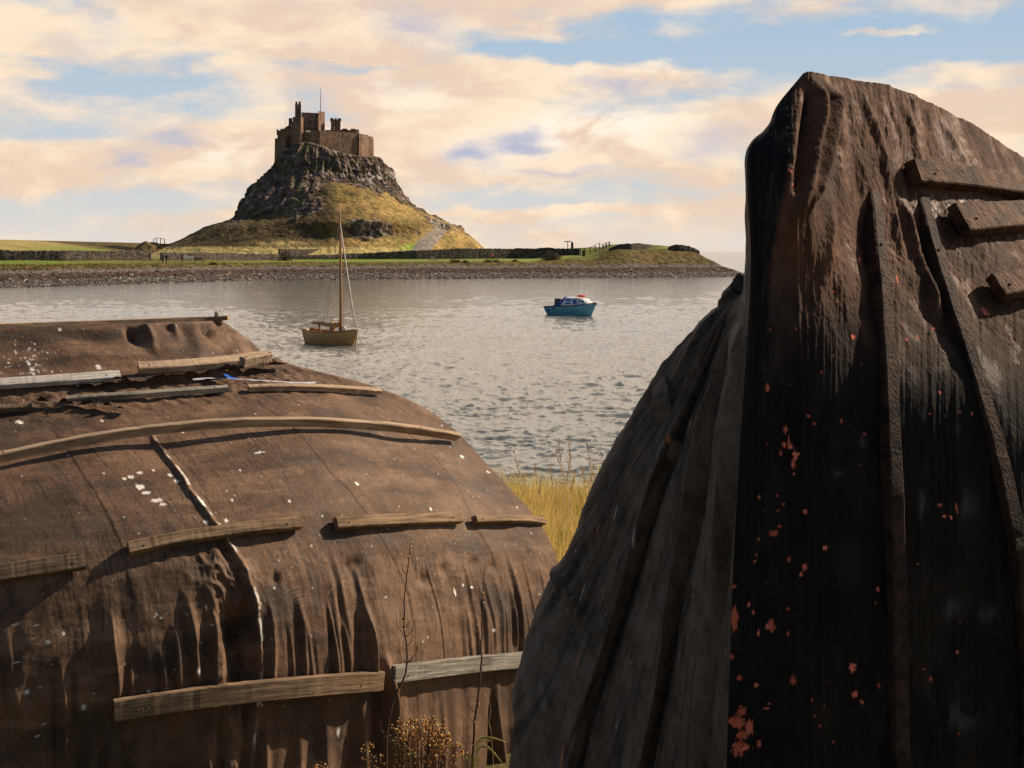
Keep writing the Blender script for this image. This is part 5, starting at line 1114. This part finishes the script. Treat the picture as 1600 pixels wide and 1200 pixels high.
MB().box((lx2(867), 0, .35), (.22, .16, 1.0)).build('motor_leg', 'black_plastic', ob)
for (u_, z_, r_) in ((866, .42, .13), (862, .62, .08), (874, .62, .12)): MB().ball((lx2(u_), -.86, z_), (r_, .09, r_*.8), 8, 6).build('fender', 'dark_blue', mb_, smooth=True)
MB().tube([(Lm*.5+.25, 0, 1.12), (Lm*.5+.62, 0, 1.02)], [.07, .05], 8).build('bow_roller', 'dark_window', mb_)
MB().tube([(lx2(884), -.75, .9), (lx2(884), -.75, 1.3)], .015, 4).build('handrail', 'cloth_white', mb_); MB().tube([(lx2(925), 0, 1.1), (lx2(925), 0, 1.35), (lx2(931), 0, 1.35)], .02, 5).build('pulpit', 'cloth_white', mb_)

# ---------------------------------------------------------------- shrubs and rough growth on the far bank
attrmat('leafy', .9, .15, .3, 5, 0, .01, trans=.25)
def bush(name, label, cat, loc, rad, n, c0, c1, seed, group=None, leaf=.12, stems=10, upright=0.0):
    rs_ = np.random.RandomState(seed); root = thing(name, label, cat, tuple(loc), group); mb = MB()
    tips = []
    for k in range(stems):
        a = rs_.uniform(0, 6.28); r = rs_.uniform(.1, .8); t = np.array([math.cos(a)*r*rad[0], math.sin(a)*r*rad[1], rad[2]*rs_.uniform(.6, 1.0)]); mb.tube([(t[0]*.1, t[1]*.1, -.1), tuple(t*np.array([.6, .6, .5])), tuple(t)], [.05, .03, .012], 5); tips.append(t)
    mb.build('stems', 'old_timber', root)
    u_ = rs_.normal(size=(n, 3)); u_ /= np.linalg.norm(u_, axis=1)[:, None]; rr = rs_.rand(n)**.45; c = u_*rr[:, None]*np.array(rad)*(1+.25*perlin(u_[:, 0]*2+seed, u_[:, 1]*2, u_[:, 2]*2))[:, None]; c[:, 2] = np.abs(c[:, 2])
    a1 = rs_.normal(size=(n, 3)); a1 /= np.linalg.norm(a1, axis=1)[:, None]; a1[:, 2] += upright; b1 = np.cross(a1, rs_.normal(size=(n, 3))); b1 /= np.linalg.norm(b1, axis=1)[:, None]; sz = leaf*rs_.uniform(.5, 1.3, n)[:, None]
    V = np.stack([c-a1*sz, c+b1*sz*.5, c+a1*sz, c-b1*sz*.5], 1).reshape(-1, 3); F = np.arange(4*n).reshape(n, 4); cc_ = mixc(c0, c1, rs_.rand(n)); link('foliage', raw_mesh('foliage', V, F, False, np.repeat(cc_, 4, 0)), 'leafy', root)
    return root
def far_bush(label, u, dist, rad, c0, c1, seed, n=900, group=None, name='shrub', **k):
    x_, y_, z_ = shore_pt(u, dist); return bush(name, label, 'shrub', (x_, y_, z_-.05), rad, n, c0, c1, seed, group, **k)
far_bush('round leafless brown bush on the bank near the right end of the wall', 862, 36, (2.6, 2.0, 2.1), (.05, .04, .03), (.13, .10, .07), 1, 2200, leaf=.14)
far_bush('dark leafless bush in front of the walls below the crag', 445, 47, (1.7, 1.5, 2.6), (.045, .03, .025), (.11, .075, .055), 2, 900, leaf=.16)
for i, (u, dst, r, h_, lb) in enumerate(((333, 27, 1.0, .8, 'small rusty bush at the lawn edge beside the weathered bench'), (708, 30, 1.0, 1.1, 'dark dock clump at the shore, first right of the pink-brown bench'), (716, 30, .8, .8, 'dark dock clump at the shore, second right of the pink-brown bench'), (727, 29, 1.0, .9, 'dark dock clump at the shore, third right of the pink-brown bench'),
                                    (762, 30, 1.2, 1.0, 'dark red-brown weeds just below the person in red'), (775, 30, 1.0, .85, 'dark red-brown weeds right of the person in red'), (805, 31, .9, .8, 'lone brown weed clump between person in red and the round bush'), (350, 27, .6, .4, 'tiny rusty clump on the edge of the lawn left of the leafless bush'))):
    far_bush(lb, u, dst, (r, r*.8, h_), (.04, .02, .014), (.15, .075, .045), 30+i, 420, 'weed clumps along the far shore', leaf=.13, upright=.6)
# rough grass along the top of the beach and bank: uncountable
N = 26000; us = RNG.uniform(-80, 1150, N); dd_ = RNG.uniform(20, 33, N); Yk = np.full(N, 300.)
for _ in range(14): Yk = shore_y((us-800)/FP*Yk)+dd_
xk = (us-800)/FP*Yk; zk = far_h(xk, Yk); patch = fbm(xk*.12, Yk*.12, 0, 3); ok = (patch+RNG.normal(0, .25, N) > -.15) & (zk > 1.5); xk, Yk, zk, patch = xk[ok], Yk[ok], zk[ok], patch[ok]; N = len(xk)
hh = RNG.uniform(.15, .5, N)*(1+1.2*sst(-xk, 60, 100)*.6); an = RNG.uniform(0, 6.28, N); wv = .05+.06*RNG.rand(N); lean = RNG.normal(0, .25, (N, 2))
c = np.stack([xk, Yk, zk-.03], -1); dv = np.stack([np.cos(an)*wv, np.sin(an)*wv*.3, 0*an], -1); tipv = c+np.stack([lean[:, 0]*hh, lean[:, 1]*hh, hh], -1)
V = np.stack([c-dv, c+dv, tipv], 1).reshape(-1, 3); F = np.arange(3*N).reshape(N, 3); g = np.clip(RNG.rand(N)*.7+patch*.5+.2, 0, 1)
cc = mixc((.07, .05, .02), (.22, .16, .06), g); gr_ = RNG.rand(N) < .25; cc[gr_] = (.10, .13, .03); rd_ = RNG.rand(N) < .15; cc[rd_] = (.12, .05, .025)
tag(link('rough_grass', raw_mesh('rough_grass', V, F, False, np.repeat(cc, 3, 0)), 'leafy'), 'tufts of brown and green rough grass along the far bank', 'grass', kind='stuff')

# ---------------------------------------------------------------- grass and weeds near the hulls
def blades(N, xr, yr, hr, wd, cols, seed, lean=(.12, .0), curve=.35, dens=None, seg=4):
    rs_ = np.random.RandomState(seed); x_ = rs_.uniform(*xr, N); y_ = rs_.uniform(*yr, N); z_ = near_h(x_, y_)-.03
    hh = rs_.uniform(*hr, N)*(1+.35*fbm(x_*1.2, y_*1.2, 3, 2)); an = rs_.uniform(0, 6.28, N); ln = np.stack([rs_.normal(lean[0], .28, N), rs_.normal(lean[1], .2, N)], -1); V = np.zeros((N, seg*2+1, 3)); 
    for k in range(seg+1):
        t = k/seg; cx = x_+ln[:, 0]*hh*t*(1-curve+curve*2*t); cy = y_+ln[:, 1]*hh*t; cz = z_+hh*t*(1-.12*t*np.abs(ln[:, 0])*2); w_ = wd*(1-t**1.5)*rs_.uniform(.7, 1.3, N) if k < seg else 0
        if k < seg: V[:, 2*k] = np.stack([cx-np.cos(an)*w_, cy-np.sin(an)*w_, cz], -1); V[:, 2*k+1] = np.stack([cx+np.cos(an)*w_, cy+np.sin(an)*w_, cz], -1)
        else: V[:, 2*seg] = np.stack([cx, cy, cz], -1)
    q = []
    for k in range(seg-1): q += [(2*k, 2*k+1, 2*k+3), (2*k, 2*k+3, 2*k+2)]
    q += [(2*seg-2, 2*seg-1, 2*seg)]; q = np.array(q); F = (q[None]+(2*seg+1)*np.arange(N)[:, None, None]).reshape(-1, 3)
    g = np.clip(rs_.rand(N)*.8+.25*fbm(x_, y_, 8, 2)+.1, 0, 1); c_ = mixc(cols[0], cols[1], g); pick = rs_.rand(N) < .22; c_[pick] = cols[2]
    tt = np.array([0]*2*1+[k//2 for k in range(2, 2*seg)]+[seg])/seg; Cc = np.repeat(c_[:, None], 2*seg+1, 1)
    return V.reshape(-1, 3), F, Cc.reshape(-1, 3)
attrmat('grass_blade', .6, .3, .15, 20, 0, .01, trans=.45)
parts = [blades(30000, (-.6, 2.2), (10.2, 15.8), (.28, .58), .0042, [(.42, .31, .08), (.95, .70, .26), (.20, .24, .05)], 1, (.10, 0)),
         blades(5000, (-4.5, -.6), (10.6, 15.8), (.28, .5), .0045, [(.20, .20, .045), (.60, .43, .14), (.13, .19, .04)], 2), blades(6000, (2.2, 7), (8.8, 15.8), (.28, .5), .0045, [(.20, .20, .045), (.60, .43, .14), (.13, .19, .04)], 3),
         blades(5000, (-6, 3.5), (2.5, 7.6), (.05, .16), .004, [(.10, .12, .03), (.30, .24, .09), (.10, .14, .03)], 4)]
Vs, Fs, Cs, b0 = [], [], [], 0
for V, F, c_ in parts: Vs.append(V); Fs.append(F+b0); Cs.append(c_); b0 += len(V)
tag(link('grass', raw_mesh('grass', np.vstack(Vs), np.vstack(Fs), True, np.vstack(Cs)), 'grass_blade'), 'long golden grass on the bank between the two hulls', 'grass', kind='stuff')
# tall flowering stalks standing above it
plain('straw', (.62, .42, .20), .7, .2, 20, 0); plain('seed_brown', (.50, .22, .045), .8, .4, 40, .2, .003); plain('twig', (.075, .032, .020), .8, .3, 30, 0); plain('leaf_green', (.22, .30, .02), .6, .3, 30, 0); plain('leaf_yellow', (.62, .46, .12), .55, .3, 30, 0)
rs_ = np.random.RandomState(12)
ORD = ['leftmost', 'second', 'third', 'fourth', 'fifth', 'sixth', 'seventh', 'eighth', 'ninth', 'tenth', 'eleventh', 'twelfth', 'thirteenth']
us13 = [872, 889, 893, 868, 917, 802, 858, 898, 836, 910, 930, 880, 845]
for k, (u, v, lean) in enumerate(((872, 684, -.10), (889, 684, -.03), (893, 705, .12), (868, 700, -.2), (917, 690, -.12), (802, 700, -.18), (858, 722, -.10), (898, 735, .1), (836, 722, -.05), (910, 728, -.1), (930, 715, .12), (880, 728, 0), (845, 745, .05))):
    y_ = rs_.uniform(12.8, 14.2); p = P(u, v, y_); xb_ = p[0]-lean*.9; zb_ = float(near_h(np.array([xb_]), np.array([y_]))[0]); root = thing('grass_stalk', ORD[sorted(us13).index(u)]+' from the left of the tall straw-coloured grass stalks rising against the water', 'grass stalk', (xb_, y_, zb_-.03), 'tall grass stalks')
    tp_ = (p[0]-xb_, 0, p[2]-zb_); md = (tp_[0]*.35, 0, tp_[2]*.6); MB().tube([(0, 0, 0), md, tp_], [.0035, .003, .0018], 4).build('stem', 'straw', root)
    hd = MB()
    for q in range(26):
        f_ = rs_.uniform(.76, 1.0); c0 = np.array([md[0]+(tp_[0]-md[0])*(f_-.6)/.4, 0, tp_[2]*f_]); e_ = c0+np.array([rs_.normal(0, .012), rs_.normal(0, .012), rs_.uniform(.015, .05)]); hd.tube([tuple(c0), tuple(e_)], [.0028, .001], 3)
    hd.build('seed_head', 'straw', root)
# bare saplings in front of the left hull
def tw(label, pts, w0, seed, side):
    rs_ = np.random.RandomState(seed); Wp = [P(u, v, y) for u, v, y in pts]; root = thing('bare_sapling', label, 'sapling', tuple(Wp[0])); n_ = 30; A = np.array(Wp); tt = np.linspace(0, len(A)-1, n_); A = cr_eval(A, tt); A += np.cumsum(rs_.normal(0, .0022, A.shape), 0)
    MB().tube([tuple(p) for p in A], list(np.linspace(w0, .0016, n_)), 6).build('stem', 'twig', root, world=True, smooth=True)
    for k in range(side):
        i = rs_.randint(5, n_-4); a = A[i]; s_ = rs_.choice([-1, 1]); ln = rs_.uniform(.04, .17)*(1-.5*i/n_); b = a+np.array([s_*ln*.45, rs_.normal(0, .02), ln]); m_ = (a+b)/2+np.array([s_*ln*.12, 0, -.01])
        MB().tube([tuple(a), tuple(m_), tuple(b)], [.0022, .0016, .0009], 5).build('branch', 'twig', root, world=True)
    for k in range(14):
        i = rs_.randint(4, n_-1); MB().ball(tuple(A[i]+rs_.normal(0, .004, 3)), (.005, .005, .006), 6, 4).build('bud', 'straw' if k % 3 == 0 else 'seed_brown', root, world=True)
tw('taller bare dark sapling rising from the rusty seed heads before the left hull', [(606, 1300, 6.6), (606, 1130, 6.62), (636, 1040, 6.66), (634, 960, 6.7), (638, 880, 6.7), (644, 838, 6.7)], .007, 3, 12)
tw('shorter bare sapling beside the black hull', [(732, 1300, 6.5), (740, 1170, 6.5), (748, 1080, 6.5), (755, 1000, 6.55), (758, 930, 6.55), (763, 888, 6.55)], .008, 8, 10)
# rusty seed-head plants
def seedplant(label, u0, u1, vt, y_, n, seed, group, green=False, htop=None):
    rs_ = np.random.RandomState(seed); zb_ = float(near_h(np.array([0.]), np.array([y_]))[0]); x0_ = ((u0+u1)/2-800)/FP*y_; root = thing('dry_weed', label, 'weed', (x0_, y_, zb_), group); st = MB(); hd = MB(); hd2 = MB()
    for k in range(n):
        u = rs_.uniform(u0, u1); v = vt+abs(rs_.normal(0, 30))+4*abs((u-(u0+u1)/2)/((u1-u0)/2+1))**2+9*math.sin(u*.21+seed)+5*math.sin(u*.47); yy = y_+rs_.normal(0, .06); p = P(u, v, yy); b = np.array([x0_+(p[0]-x0_)*.45, yy, zb_])
        m_ = b*.45+p*.55+np.array([rs_.normal(0, .012), 0, 0]); st.tube([tuple(b), tuple(m_), tuple(p)], [.0028, .002, .0012], 4)
        for q in range(rs_.randint(4, 9)):
            e_ = p+rs_.normal(0, .016, 3)+np.array([0, 0, -.004*q]); st.tube([tuple(p-np.array([0, 0, .02])), tuple(e_)], [.0012, .0008], 3); r = rs_.uniform(.0028, .0062); (hd if rs_.rand() < .72 else hd2).ball(tuple(e_), (r, r, r*.9), 6, 4)
        for q in range(3):
            f_ = rs_.uniform(.3, .9); e0 = m_+(p-m_)*f_; e_ = e0+np.array([rs_.normal(0, .02), rs_.normal(0, .01), rs_.uniform(0, .02)]); hd.ball(tuple(e_), (.0065, .002, .004), 5, 3)
    tag(st.build('stems', 'twig', root, world=True), kind='stuff'); tag(hd.build('seed_heads', 'seed_brown', root, world=True), kind='stuff'); tag(hd2.build('pale_seed_heads', 'leaf_yellow', root, world=True), kind='stuff')
    return root
seedplant('dense clump of rusty orange seed heads at the foot of the left hull', 620, 698, 1126, 6.45, 105, 1, None)
seedplant('paler wispy seed heads right of the dense rusty clump', 700, 724, 1154, 6.5, 10, 2, None)
seedplant('sparse brown seed heads at bottom left of the dense rusty clump', 566, 604, 1162, 6.4, 6, 3, None)
seedplant('few dry seed heads at the bottom edge below the broad plank', 478, 503, 1172, 6.4, 5, 4, None)
def leaves(label, pts, m, w_, seed):
    root = thing('grass_tuft', label, 'grass tuft', tuple(P(*pts[0][0]))); 
    for L_ in pts:
        A = cr_eval(np.array([P(*p) for p in L_]), np.linspace(0, len(L_)-1, 14)); V = []; 
        for i, p in enumerate(A): ww_ = w_*(math.sin(math.pi*(.12+.86*i/13))); V += [tuple(p+np.array([0, -.3*ww_, ww_])), tuple(p-np.array([0, -.3*ww_, ww_*.2])), tuple(p-np.array([0, .5*ww_, ww_*.9]))]
        mb = MB(); mb.add(V, [(3*i+j, 3*i+j+1, 3*i+j+4, 3*i+j+3) for i in range(13) for j in range(2)]); o = mb.build('blade', m, root, world=True, smooth=True); so_ = o.modifiers.new('thick', 'SOLIDIFY'); so_.thickness = .0012
leaves('arching yellow grass blades beside the shorter sapling', [[(742, 1260, 6.4), (744, 1180, 6.4), (758, 1166, 6.4), (775, 1180, 6.4), (784, 1192, 6.4)], [(740, 1260, 6.4), (746, 1165, 6.4), (765, 1153, 6.4), (792, 1160, 6.4)], [(738, 1260, 6.42), (742, 1170, 6.42), (752, 1158, 6.42), (766, 1158, 6.4)]], 'leaf_yellow', .006, 1)
leaves('small bright green tuft left of the dense rusty clump', [[(628+k*3, 1230, 6.42), (624+k*4, 1185, 6.42), (618+k*6, 1172+(k % 3)*4, 6.4)] for k in range(6)], 'leaf_green', .007, 2)
leaves('green blades at the foot of the shorter sapling', [[(728+k*4, 1230, 6.45), (726+k*4, 1190, 6.45), (722+k*6, 1176+(k % 3)*6, 6.42)] for k in range(6)], 'leaf_green', .006, 3)
leaves('single pale bent straw beside the black hull', [[(775, 1260, 6.5), (768, 1150, 6.5), (764, 1128, 6.5), (767, 1105, 6.5), (757, 1083, 6.5)]], 'straw', .003, 4)
